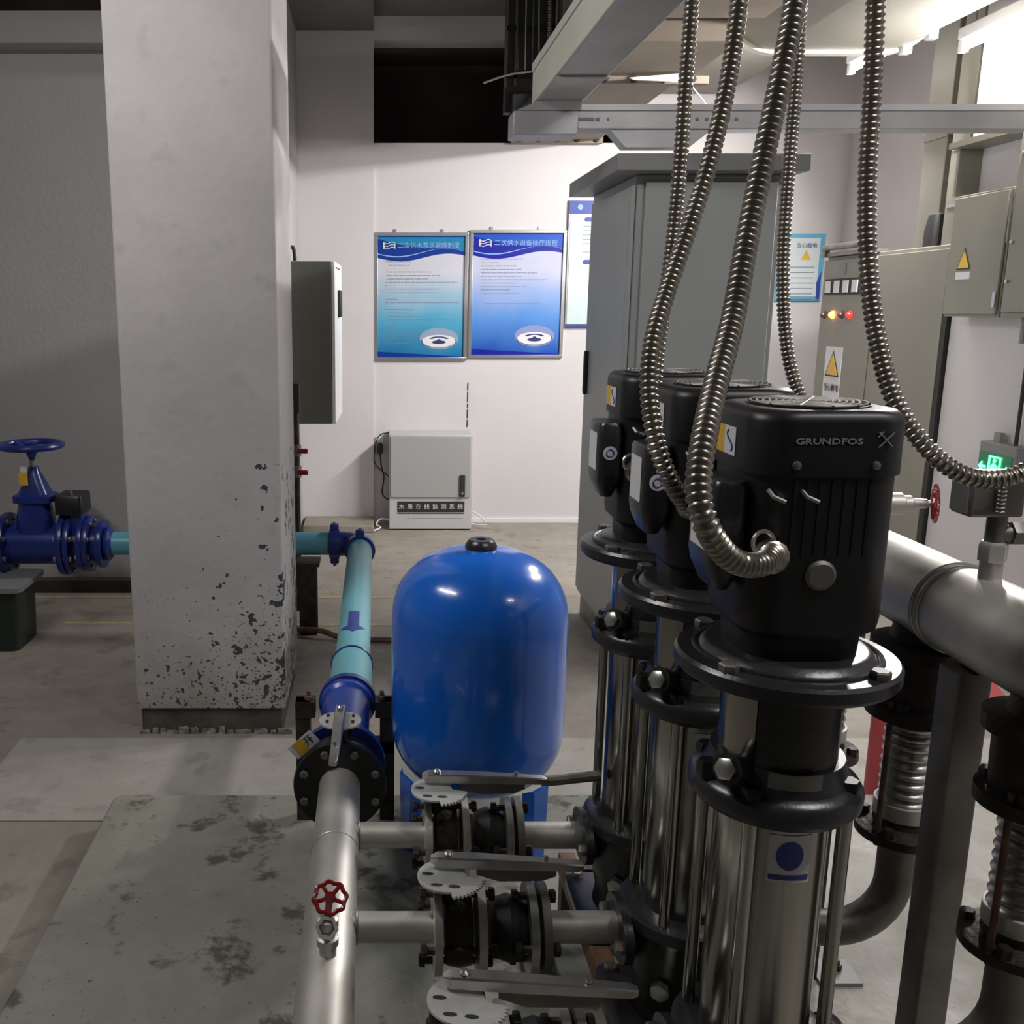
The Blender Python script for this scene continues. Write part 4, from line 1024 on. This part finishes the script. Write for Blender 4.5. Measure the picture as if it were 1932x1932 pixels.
def joint_set(dl, y):
    t = thing('rubber_joint', dl, 'pipe joint', (.25, y, ZP), 'flanged rubber joints')
    MB().lathe([(.04, -.032), (.05, -.024), (.058, 0), (.05, .024), (.04, .032)], (.238, y, ZP), (1, 0, 0), 32).build('bellows', M['rubber'], t)
    MB().lathe([(.078, -.007), (.078, .007)], (.277, y, ZP), (1, 0, 0), 36).build('flange', M['zinc'], t)
    MB().lathe([(.078, -.007), (.078, .007)], (.299, y, ZP), (1, 0, 0), 36).build('flange', M['steel_dark'], t)
    bolts(t, (.285, y, ZP), (1, 0, 0), .062, 4, .012, .07, M['iron'])
    MB().cyl((.30, y, ZP), (.447, y, ZP), .0275, n=28).build('inlet_pipe', M['steel'], t)
    return t
bd = ['butterfly valve with lever on the nearest branch, at the bottom edge', 'butterfly valve with lever on the middle branch, right of the red drain wheel', 'butterfly valve with lever on the farthest branch, in front of the blue tank']
jd = ['flanged black rubber joint on the nearest branch, at the bottom edge', 'flanged black rubber joint on the middle branch', 'flanged black rubber joint on the farthest branch, in front of the tank legs']
for i, y in enumerate(BY):
    branch_set(i, y, bd[i], '', math.radians((-6, -5, -4)[i]), (.245, .235, .225)[i]); joint_set(jd[i], y)
# extension handle of the far lever
c = Vector((.345, BY[2]-.01, ZP+.128))
o = MB().tube([c, c+Vector((.02, 0, .0)), c+Vector((.12, .0, .012))], .011, 10).build('lever_extension', M['steel_dark'])
tag(o, 'grey bar extending the lever of the farthest branch valve towards the pump', 'bar')

def hand_wheel(mb, c, ax, R, n=8, r=.004):
    c = Vector(c); ax = Vector(ax).normalized(); u = ax.orthogonal().normalized(); w_ = ax.cross(u)
    P = []
    for k in range(64):
        a = 2*PI*k/64; rr = R*(1+.06*math.cos(n*a)); P.append(c+(u*math.cos(a)+w_*math.sin(a))*rr)
    T_ = []
    R_ = []
    for k in range(64):
        a = 2*PI*k/64; d = u*math.cos(a)+w_*math.sin(a)
        R_.append([P[k]+d*(r*math.cos(2*PI*j/8))+ax*(r*math.sin(2*PI*j/8)) for j in range(8)])
    mb.rings(R_, close=True)
    for k in range(n//2+1):
        a = 2*PI*k/(n//2+1); mb.cyl(c, c+(u*math.cos(a)+w_*math.sin(a))*R, r*.9, n=6)
    mb.lathe([(R*.35, -r), (R*.38, 0), (R*.35, r)], c, ax, 16)

def drain():
    c = Vector((-.075, 1.42, ZP+.045))
    t = thing('drain_valve', 'small brass-steel drain valve with red handwheel standing on the header', 'valve', c)
    MB().lathe([(.014, 0), (.014, .018), (.018, .02), (.018, .032), (.013, .034), (.013, .05), (.018, .052), (.018, .066), (.012, .07)], c, (0, 0, 1), 16).build('body', M['steel'], t)
    MB().lathe([(.012, 0), (.017, .012), (.019, .022), (.019, .030), (.013, .030), (.012, .012)], c+Vector((0, -.0, .045)), (0, -.75, .66), 6).build('outlet', M['steel'], t, ang=20)
    MB().cyl(c+Vector((0, 0, .06)), c+Vector((.003, .012, .098)), .006, n=10).build('stem', M['bolt'], t)
    mb = MB(); hand_wheel(mb, c+Vector((.004, .012, .095)), (0, -.60, .8), .0255, 8, .0038); mb.build('handwheel', M['red'], t)
drain()

# ================================================================== PUMPS
PX = .55
def make_pump(Y, label):
    c = Vector((PX, Y, 0))
    t = thing('vertical_pump', label, 'pump', (PX, Y, .24), 'vertical multistage pumps')
    # base
    MB().rrect(PX, Y, [(.125, .115, .242), (.125, .115, .262), (.115, .105, .268)], .02, 4).build('base_plate', M['black_cast'], t)
    mb = MB(); mb.lathe([(.085, .268), (.080, .30), (.088, .34), (.10, .38), (.104, .44), (.112, .45), (.112, .470), (.10, .475)], (PX, Y, 0), (0, 0, 1), 40)
    mb.cyl((PX-.112, Y, ZP), (PX+.13, Y, ZP), .043, n=28); mb.build('base_casting', M['black_cast'], t)
    for sx in (-1, 1):
        f = MB(); xx = PX+sx*(.112 if sx < 0 else .13)
        T = Matrix.Translation((xx, Y, ZP)) @ Matrix.Rotation(PI/2, 4, 'Y')
        R_ = []
        for h in (-.008, .008):
            R_.append([T @ Vector((.052*math.cos(a), .075*math.sin(a), h)) for a in [2*PI*i/32 for i in range(32)]])
        f.rings(R_); f.build('port_flange', M['black_cast'], t)
        for s in (-1, 1): MB().hexb((xx-.008, Y+s*.058, ZP), (-1, 0, 0), .012, .014).build('port_bolt', M['bolt'], t)
    for s in (-1, 1):
        MB().hexb((PX-.10, Y+s*.09, .268), (0, 0, 1), .012, .012).build('foot_bolt', M['bolt'], t)
    MB().lathe([(.016, 0), (.016, .014), (.009, .016)], (PX-.06, Y-.085, .36), (-.5, -.85, 0), 6).build('drain_plug', M['zinc'], t)
    # sleeve
    MB().lathe([(.0745, .470), (.0745, .85)], (PX, Y, 0), (0, 0, 1), 64).build('outer_sleeve', M['chrome'], t)
    for k in range(4):
        a = PI/4+k*PI/2+.12; p = Vector((PX+.094*math.cos(a), Y+.094*math.sin(a), 0))
        MB().cyl(p+Vector((0, 0, .455)), p+Vector((0, 0, .88)), .0095, n=16).build('stay_bolt', M['chrome'], t)
    # label on sleeve
    def patch(name, m, r, a0, a1, z0, z1, n=8):
        mb = MB(); mb.arc((PX, Y, 0), r, r+.0006, a0, a1, z0, z1, n); return mb.build(name, m, t)
    pa = -PI/2+.02
    lab(patch('sleeve_label', M['white'], .0750, pa-.42, pa+.34, .754, .822), 'white label with a blue globe')
    mb = MB(); R_ = []
    cz = .793; N = 24
    ctr = len(mb.v)
    ring = []
    for k in range(N):
        a = 2*PI*k/N; ang = pa-.05+.24*math.cos(a); rr = .0760
        ring.append(Vector((PX+rr*math.cos(ang), Y+rr*math.sin(ang), cz+.021*math.sin(a))))
    mb.v.append(Vector((PX+.0763*math.cos(pa-.05), Y+.0763*math.sin(pa-.05), cz))); mb.v += ring
    for k in range(N): mb.f.append((0, 1+k, 1+(k+1) % N)); mb.mi.append(0)
    mb.build('label_globe', M['lblue'], t)
    patch('label_bar', M['lblue'], .0757, pa-.39, pa+.31, .758, .765)
    # pump head
    mb = MB(); mb.lathe([(.083, .838), (.103, .842), (.112, .852), (.113, .868), (.107, .878), (.096, .883), (.089, .896), (.086, .912)], (PX, Y, 0), (0, 0, 1), 48); mb.build('pump_head', M['black_cast'], t)
    for k in range(4):
        a = PI/4+k*PI/2+.12; p = Vector((PX+.094*math.cos(a), Y+.094*math.sin(a), .876))
        MB().hexb(p, (0, 0, 1), .015, .017).build('head_nut', M['black'], t)
    # vent plug, bright end
    p = Vector((PX-.078, Y-.058, .908)); d = Vector((-.75, -.55, .30)).normalized()
    MB().lathe([(.019, -.035), (.019, -.005), (.021, 0), (.021, .018)], p, d, 16).build('plug_body', M['black_cast'], t)
    lab(MB().lathe([(.0155, 0), (.0155, .006), (.012, .008)], p+d*.018, d, 6).build('vent_plug', M['zinc'], t), 'bright steel plug end')
    MB().hexb((PX-.100, Y-.020, .882), (0, 0, 1), .014, .022).build('priming_plug', M['black'], t)
    # motor stool: black front and rear shells, bright guards at the sides
    for a0, a1 in ((-132, -48), (48, 132)):
        MB().arc((PX, Y, 0), .070, .080, math.radians(a0), math.radians(a1), .900, 1.03, 16).build('motor_stool', M['black_cast'], t)
    for a0, a1 in ((134, 226), (-46, 46)):
        lab(MB().arc((PX, Y, 0), .074, .077, math.radians(a0), math.radians(a1), .902, 1.028, 16).build('coupling_guard', M['chrome'], t), 'shiny curved coupling guard')
    mb = MB(); mb.arc((PX, Y, 0), .0885, .0905, math.radians(-118), math.radians(-74), .886, .914, 8); mb.build('name_plate', M['steel_dark'], t)
    # motor flange
    mb = MB(); mb.lathe([(.095, 1.020), (.137, 1.026), (.142, 1.032), (.142, 1.046), (.138, 1.051), (.112, 1.053), (.104, 1.062), (.098, 1.064)], (PX, Y, 0), (0, 0, 1), 64); mb.build('motor_flange', M['black_cast'], t)
    MB().torus((PX, Y, 1.053), (0, 0, 1), .116, .004, 64, 8).build('flange_ridge', M['black_cast'], t)
    for k in range(4):
        a = PI/4+k*PI/2-.15; p = Vector((PX+.127*math.cos(a), Y+.127*math.sin(a), 1.050))
        MB().hexb(p, (0, 0, 1), .013, .012).build('flange_bolt', M['steel_dark'], t)
    # motor body
    mb = MB(); mb.rrect(PX, Y, [(.074, .074, 1.055), (.076, .076, 1.092), (.0885, .0885, 1.104), (.0905, .0905, 1.12), (.0905, .0905, 1.305)], .045, 8); mb.build('motor_body', M['black'], t)
    for k in range(7):
        xx = PX-.045+k*.015
        MB().box(xx-.002, xx+.002, Y-.0918, Y-.088, 1.205, 1.298).build('cooling_fin', M['black'], t, smooth=False)
    p = Vector((PX-.006, Y-.089, 1.180))
    lab(MB().lathe([(.019, 0), (.019, .004), (.015, .007)], p, (0, -1, 0), 24).build('round_plug', M['steel_dark'], t), 'round grey plug')
    # fan cover
    MB().rrect(PX, Y, [(.087, .087, 1.300), (.0945, .0945, 1.302), (.0945, .0945, 1.366), (.092, .092, 1.374), (.087, .087, 1.379), (.078, .078, 1.3805)], .046, 10).build('fan_cover', M['black'], t, ang=50)
    g = MB().lathe([(.074, 1.379), (.074, 1.382), (.068, 1.3825)], (PX, Y, 0), (0, 0, 1), 48).build('grille', M['black'], t)
    mb = MB()
    for k in range(8): mb.torus((PX, Y, 1.3832), (0, 0, 1), .014+k*.0078, .0018, 48, 6)
    for k in range(6):
        a = PI*k/6; mb.cyl((PX-.072*math.cos(a), Y-.072*math.sin(a), 1.3835), (PX+.072*math.cos(a), Y+.072*math.sin(a), 1.3835), .0015, n=6)
    rg = mb.build('grille_ring', M['steel_dark'], t); rg.parent = g
    for dx in (-.048, .046): MB().lathe([(.0055, 0), (.005, .003), (.002, .004)], (PX+dx, Y-.0945, 1.316), (0, -1, 0), 14).build('screw', M['steel_dark'], t)
    text('lettering', 'GRUNDFOS', .0100, M['letter'], Tface((PX-.052, Y-.0951, 1.3445)), t, .0003, sx=1.50, bold=.0002)
    mb = MB(); lx = PX+.055; lz = 1.3465
    for (a, b) in (((-.009, .009), (.008, -.008)), ((-.008, -.009), (.009, .009)), ((-.010, .003), (-.004, .010))):
        mb.cyl((lx+a[0], Y-.0951, lz+a[1]), (lx+b[0], Y-.0951, lz+b[1]), .0009, n=5)
    mb.build('maker_emblem', M['letter'], t)
    # yellow/white paper label on the left face of the fan cover
    xl = PX-.0945
    lab(MB().box(xl-.0008, xl, Y+.018, Y+.052, 1.316, 1.352).build('paper_label', M['yellow'], t), 'yellow half of the paper label')
    lab(MB().box(xl-.0008, xl, Y-.020, Y+.018, 1.316, 1.352).build('paper_label', M['white'], t), 'white half of the paper label')
    mb = MB(); Pp = []
    for k in range(22):
        u = k/21; Pp.append((xl-.0012, Y-.002-.010*math.sin(u*1.6*PI+.6), 1.321+.026*u))
    mb.tube(Pp, .0011, 5); mb.build('label_mark', M['lblue'], t)
    # terminal box on the left
    tb = MB(); tb.rrect(PX-.110, Y-.018, [(.010, .034, 1.150), (.020, .046, 1.175), (.022, .050, 1.19), (.022, .050, 1.283), (.019, .046, 1.290)], .014, 4)
    tbo = tb.build('terminal_box', M['black_cast'], t)
    q = MB().box(PX-.1332, PX-.1322, Y-.048, Y+.012, 1.20, 1.27).build('rating_label', M['white'], t); q.parent = tbo
    q = MB().lathe([(.013, 0), (.013, .0008)], (PX-.112, Y-.0682, 1.235), (0, -1, 0), 20).build('round_sticker', M['white'], t); q.parent = tbo
    q = MB().torus((PX-.112, Y-.0694, 1.235), (0, -1, 0), .0068, .0011, 16, 5).build('sticker_mark', M['lblue'], t); q.parent = tbo
    # cable entry gland on the front of the box
    gl = Vector((PX-.070, Y-.088, 1.205))
    MB().lathe([(.017, 0), (.021, .004), (.021, .014), (.016, .018)], gl, (0, -1, 0), 12).build('cable_gland', M['bolt'], t)
    MB().torus(gl+Vector((-.012, -.012, .018)), (.2, -1, .1), .014, .0028, 24, 6).build('gland_ring', M['zinc'], t)
    # lifting lugs
    for dx in (-.085, -.045):
        MB().tube([(PX+dx+.008, Y-.088, 1.285), (PX+dx+.012, Y-.096, 1.278), (PX+dx+.026, Y-.098, 1.272)], .003, 6).build('lug', M['zinc'], t)
    return t
p0 = make_pump(BY[0], 'nearest black vertical pump with maker lettering on its motor cover')
copy_tree(p0, None, Vector((0, BY[1]-BY[0], 0)), 'middle black vertical pump, between the nearest and the farthest pump')
copy_tree(p0, None, Vector((0, BY[2]-BY[0], 0)), 'farthest black vertical pump, closest to the tall grey cabinet')

for ch in list(p0.children_recursive):
    if ch.name.split('.')[0] in ('round_sticker', 'sticker_mark'): bpy.data.objects.remove(ch)
# skid
t = thing('pump_skid', 'dark steel channel frame under the three pumps with rusty left edge', 'frame', (PX, 1.5, .1))
MB().box(.435, .475, .55, 2.1, .19, .242).build('left_rail', M['rust'], t, bev=.003)
MB().box(.645, .685, .55, 2.1, .19, .242).build('right_rail', M['iron'], t, bev=.003)
for y in (.75, 1.4, 2.05): MB().box(.475, .645, y-.02, y+.02, .195, .24).build('cross_member', M['iron'], t)
for x in (.455, .665):
    for y in (.75, 1.42, 2.07): MB().box(x-.018, x+.018, y-.018, y+.018, .1, .19).build('foot', M['iron'], t)

# ================================================================== DISCHARGE SIDE
RX = .915; HZ = 1.033; DX = .924
def riser(y, label, gl):
    t = thing('discharge_riser', label, 'pipe assembly', (RX, y, .4), 'discharge risers')
    pth = [Vector((PX+.14, y, ZP))]
    for i in range(9):
        a = PI/2*i/8; pth.append(Vector((RX-.10+.10*math.sin(a), y, ZP+.10-.10*math.cos(a))))
    pth.append(Vector((RX, y, .61)))
    MB().tube(pth, .031, 24).build('elbow_pipe', M['steel_dark'], t)
    MB().lathe([(.045, .60), (.072, .605), (.072, .620), (.045, .628), (.04, .66)], (RX, y, 0), (0, 0, 1), 32).build('lower_flange', M['iron'], t)
    prof = [(.036, .655)]
    for i in range(9):
        z = .662+i*.0175; prof += [(.030, z), (.040, z+.004), (.042, z+.008), (.040, z+.012)]
    prof += [(.034, .825)]
    MB().lathe(prof, (RX, y, 0), (0, 0, 1), 32).build('bellows', M['zinc'], t)
    MB().lathe([(.036, .640), (.046, .642), (.046, .668), (.036, .672)], (RX, y, 0), (0, 0, 1), 24).build('collar', M['steel'], t)
    MB().lathe([(.045, .82), (.076, .826), (.076, .846), (.06, .85), (.062, .93), (.078, .934), (.078, .955), (.05, .96), (.045, .985)], (RX, y, 0), (0, 0, 1), 32).build('check_valve', M['iron'], t)
    for k in range(4):
        a = PI/4+k*PI/2; p = Vector((RX+.062*math.cos(a), y+.062*math.sin(a), 0))
        MB().hexb(p+Vector((0, 0, .846)), (0, 0, 1), .011, .016).build('bolt', M['iron'], t)
        MB().hexb(p+Vector((0, 0, .620)), (0, 0, 1), .011, .016).build('bolt', M['iron'], t)
    MB().cyl((RX-.055, y-.03, .60), (RX-.055, y-.03, .86), .005, n=8).build('tie_rod', M['rust'], t)
    return t
r0 = riser(BY[0], 'nearest discharge riser with ribbed bellows at the right edge', None)
copy_tree(r0, None, Vector((0, BY[1]-BY[0], 0)), 'middle discharge riser with ribbed bellows and dark elbow right of the nearest pump')
copy_tree(r0, None, Vector((0, BY[2]-BY[0], 0)), 'farthest discharge riser, mostly hidden behind the nearest pump')

t = thing('discharge_header', 'thick brushed steel header pipe at the right running away past the pumps', 'pipe', (DX, 1.5, HZ))
MB().cyl((DX, .5, HZ), (DX, 2.25, HZ), .070, n=56).build('barrel', M['steel'], t)
MB().lathe([(.07, 0), (.066, .02), (.045, .04), (.0, .048)], (DX, 2.25, HZ), (0, 1, 0), 40).build('end_cap', M['steel'], t)
yb = atX(1820, 1100, DX).y
for dy in (0, .018): MB().torus((DX, yb+dy, HZ), (0, 1, 0), .0705, .0035, 56, 8).build('clamp_band', M['zinc'], t)
MB().lathe([(.016, 0), (.016, .03)], (DX, 1.42, HZ+.066), (0, 0, 1), 20).build('gauge_stub', M['steel'], t)
# pressure switch assembly on the stub
q = Vector((DX, 1.42, HZ+.096))
t = thing('pressure_transmitter', 'steel tee with boxed pressure switch standing on the discharge header at the right', 'gauge', q)
MB().hexb(q, (0, 0, 1), .020, .03).build('nut', M['steel'], t)
MB().cyl(q+Vector((0, 0, .02)), q+Vector((0, 0, .07)), .014, n=16).build('tee_body', M['steel_dark'], t)
MB().cyl(q+Vector((0, 0, .042)), q+Vector((.12, 0, .042)), .013, n=16).build('tee_branch', M['steel_dark'], t)
MB().hexb(q+Vector((.02, 0, .042)), (1, 0, 0), .019, .02).build('branch_nut', M['steel_dark'], t)
MB().box(q.x-.055, q.x+.025, q.y-.02, q.y+.03, q.z+.07, q.z+.135).build('housing', M['steel_dark'], t, bev=.004)
mb = MB()
for k in range(8): mb.torus((q.x-.014, q.y-.024, q.z+.080+k*.006), (0, .1, 1), .006, .0016, 14, 6)
mb.build('spring', M['zinc'], t)
MB().box(q.x-.058, q.x-.055, q.y-.016, q.y+.026, q.z+.075, q.z+.13).build('side_plate', M['zinc'], t)
# gate valve with red wheel further back
c = atY(1765, 950, 2.05)
t = thing('air_valve', 'small valve with a red handwheel on a short stub behind the nearest motor', 'valve', (c.x-.07, 2.05, c.z))
MB().cyl((c.x-.06, 2.05, c.z), (c.x-.0, 2.05, c.z), .007, n=12).build('stem', M['bolt'], t)
MB().lathe([(.016, -.12), (.024, -.115), (.024, -.075), (.018, -.07), (.018, -.055), (.012, -.05), (.010, -.02)], (c.x, 2.05, c.z), (1, 0, 0), 16).build('body', M['steel'], t)
MB().tube(catmull([(c.x-.11, 2.05, c.z), (DX+.06, 2.05, c.z), (DX+.01, 2.05, c.z-.03), (DX, 2.05, HZ+.066)], .01), .013, 14).build('stub', M['steel'], t)
mb = MB(); hand_wheel(mb, (c.x, 2.05, c.z), (1, -.75, .1), .036, 8, .0045); mb.build('handwheel', M['red'], t)

# header support post
t = thing('header_post', 'grey square steel post under the discharge header between two risers', 'support', (.90, 1.41, .1))
MB().rrect(.90, 1.41, [(.027, .027, .106), (.027, .027, .962)], .006, 3).build('post', M['steel_dark'], t)
MB().rrect(.90, 1.41, [(.06, .06, .1), (.06, .06, .106)], .006, 3).build('foot_plate', M['steel_dark'], t)
a = atZ(1575, 1862, .1)
t = thing('anchor_plate', 'pale bolted floor plate with a short post, right of the nearest pump sleeve', 'support', (a.x+.04, a.y+.05, .1))
MB().box(a.x-.03, a.x+.06, a.y, a.y+.08, .1, .108).build('plate', M['greyp'], t, bev=.001)
MB().hexb((a.x+.025, a.y+.045, .108), (0, 0, 1), .009, .012).cyl((a.x+.025, a.y+.045, .11), (a.x+.025, a.y+.045, .13), .004, n=8).build('anchor_bolt', M['iron'], t)
MB().box(a.x-.055, a.x-.03, a.y+.02, a.y+.06, .108, HZ-.072).build('post', M['iron'], t)

# ================================================================== HOSES
def hose(label, pts, r):
    cp = catmull(pts, .0023)
    rad = [r*(1.0, .98, .80, .80)[i % 4] for i in range(len(cp))]
    o = MB().tube(cp, rad, 14).build('flexible_conduit', M['hose'], ang=50)
    return tag(o, label, 'hose', 'ribbed metal conduits')
def HP(*l): return [tuple(atY(x, y, Y)) for x, y, Y in l]
g0 = (PX-.070, BY[0]-.108, 1.205)
hose('ribbed metal conduit curving round into the front of the nearest pump motor',
     HP((1512, -160, 1.32), (1500, 0, 1.29), (1472, 150, 1.26), (1440, 300, 1.23), (1410, 450, 1.19), (1383, 600, 1.14), (1352, 720, 1.08), (1328, 830, 1.02), (1318, 920, .985), (1332, 990, .97), (1365, 1042, .99), (1400, 1064, 1.01), (1438, 1064, 1.04), (1456, 1048, 1.08))+[g0], .0140)
g1 = (PX-.070, BY[1]-.108, 1.205)
hose('ribbed metal conduit curving down to the middle pump motor',
     HP((1412, -160, 1.55), (1395, 0, 1.53), (1374, 150, 1.51), (1340, 300, 1.48), (1300, 430, 1.45), (1262, 540, 1.42), (1232, 640, 1.38), (1225, 740, 1.35), (1240, 840, 1.33), (1272, 920, 1.33), (1305, 960, 1.36), (1330, 965, 1.40))+[g1], .0132)
g2 = (PX-.070, BY[2]-.108, 1.205)
hose('ribbed metal conduit passing behind another one to the farthest pump motor',
     HP((1312, -160, 1.72), (1305, 0, 1.72), (1294, 150, 1.71), (1284, 300, 1.70), (1270, 450, 1.69), (1252, 580, 1.66), (1238, 690, 1.63), (1236, 790, 1.62), (1250, 880, 1.64), (1270, 930, 1.68))+[g2], .0125)
hose('ribbed metal conduit hanging behind the middle motor, in front of the beige switchgear',
     HP((1522, -160, 1.95), (1511, 0, 1.95), (1502, 150, 1.94), (1488, 320, 1.92), (1478, 480, 1.90), (1480, 610, 1.88), (1496, 710, 1.86), (1540, 820, 1.82)), .0125)
hose('ribbed metal conduit sweeping right below the exit sign to the photo edge',
     HP((1655, -160, 1.50), (1652, 0, 1.50), (1645, 180, 1.50), (1636, 340, 1.49), (1638, 500, 1.47), (1655, 640, 1.44), (1690, 760, 1.40), (1748, 845, 1.37), (1815, 895, 1.36), (1880, 905, 1.36), (1940, 885, 1.36), (2000, 830, 1.36)), .0135)

# clean helper property
for o in bpy.data.objects:
    if '_o' in o.keys(): del o['_o']
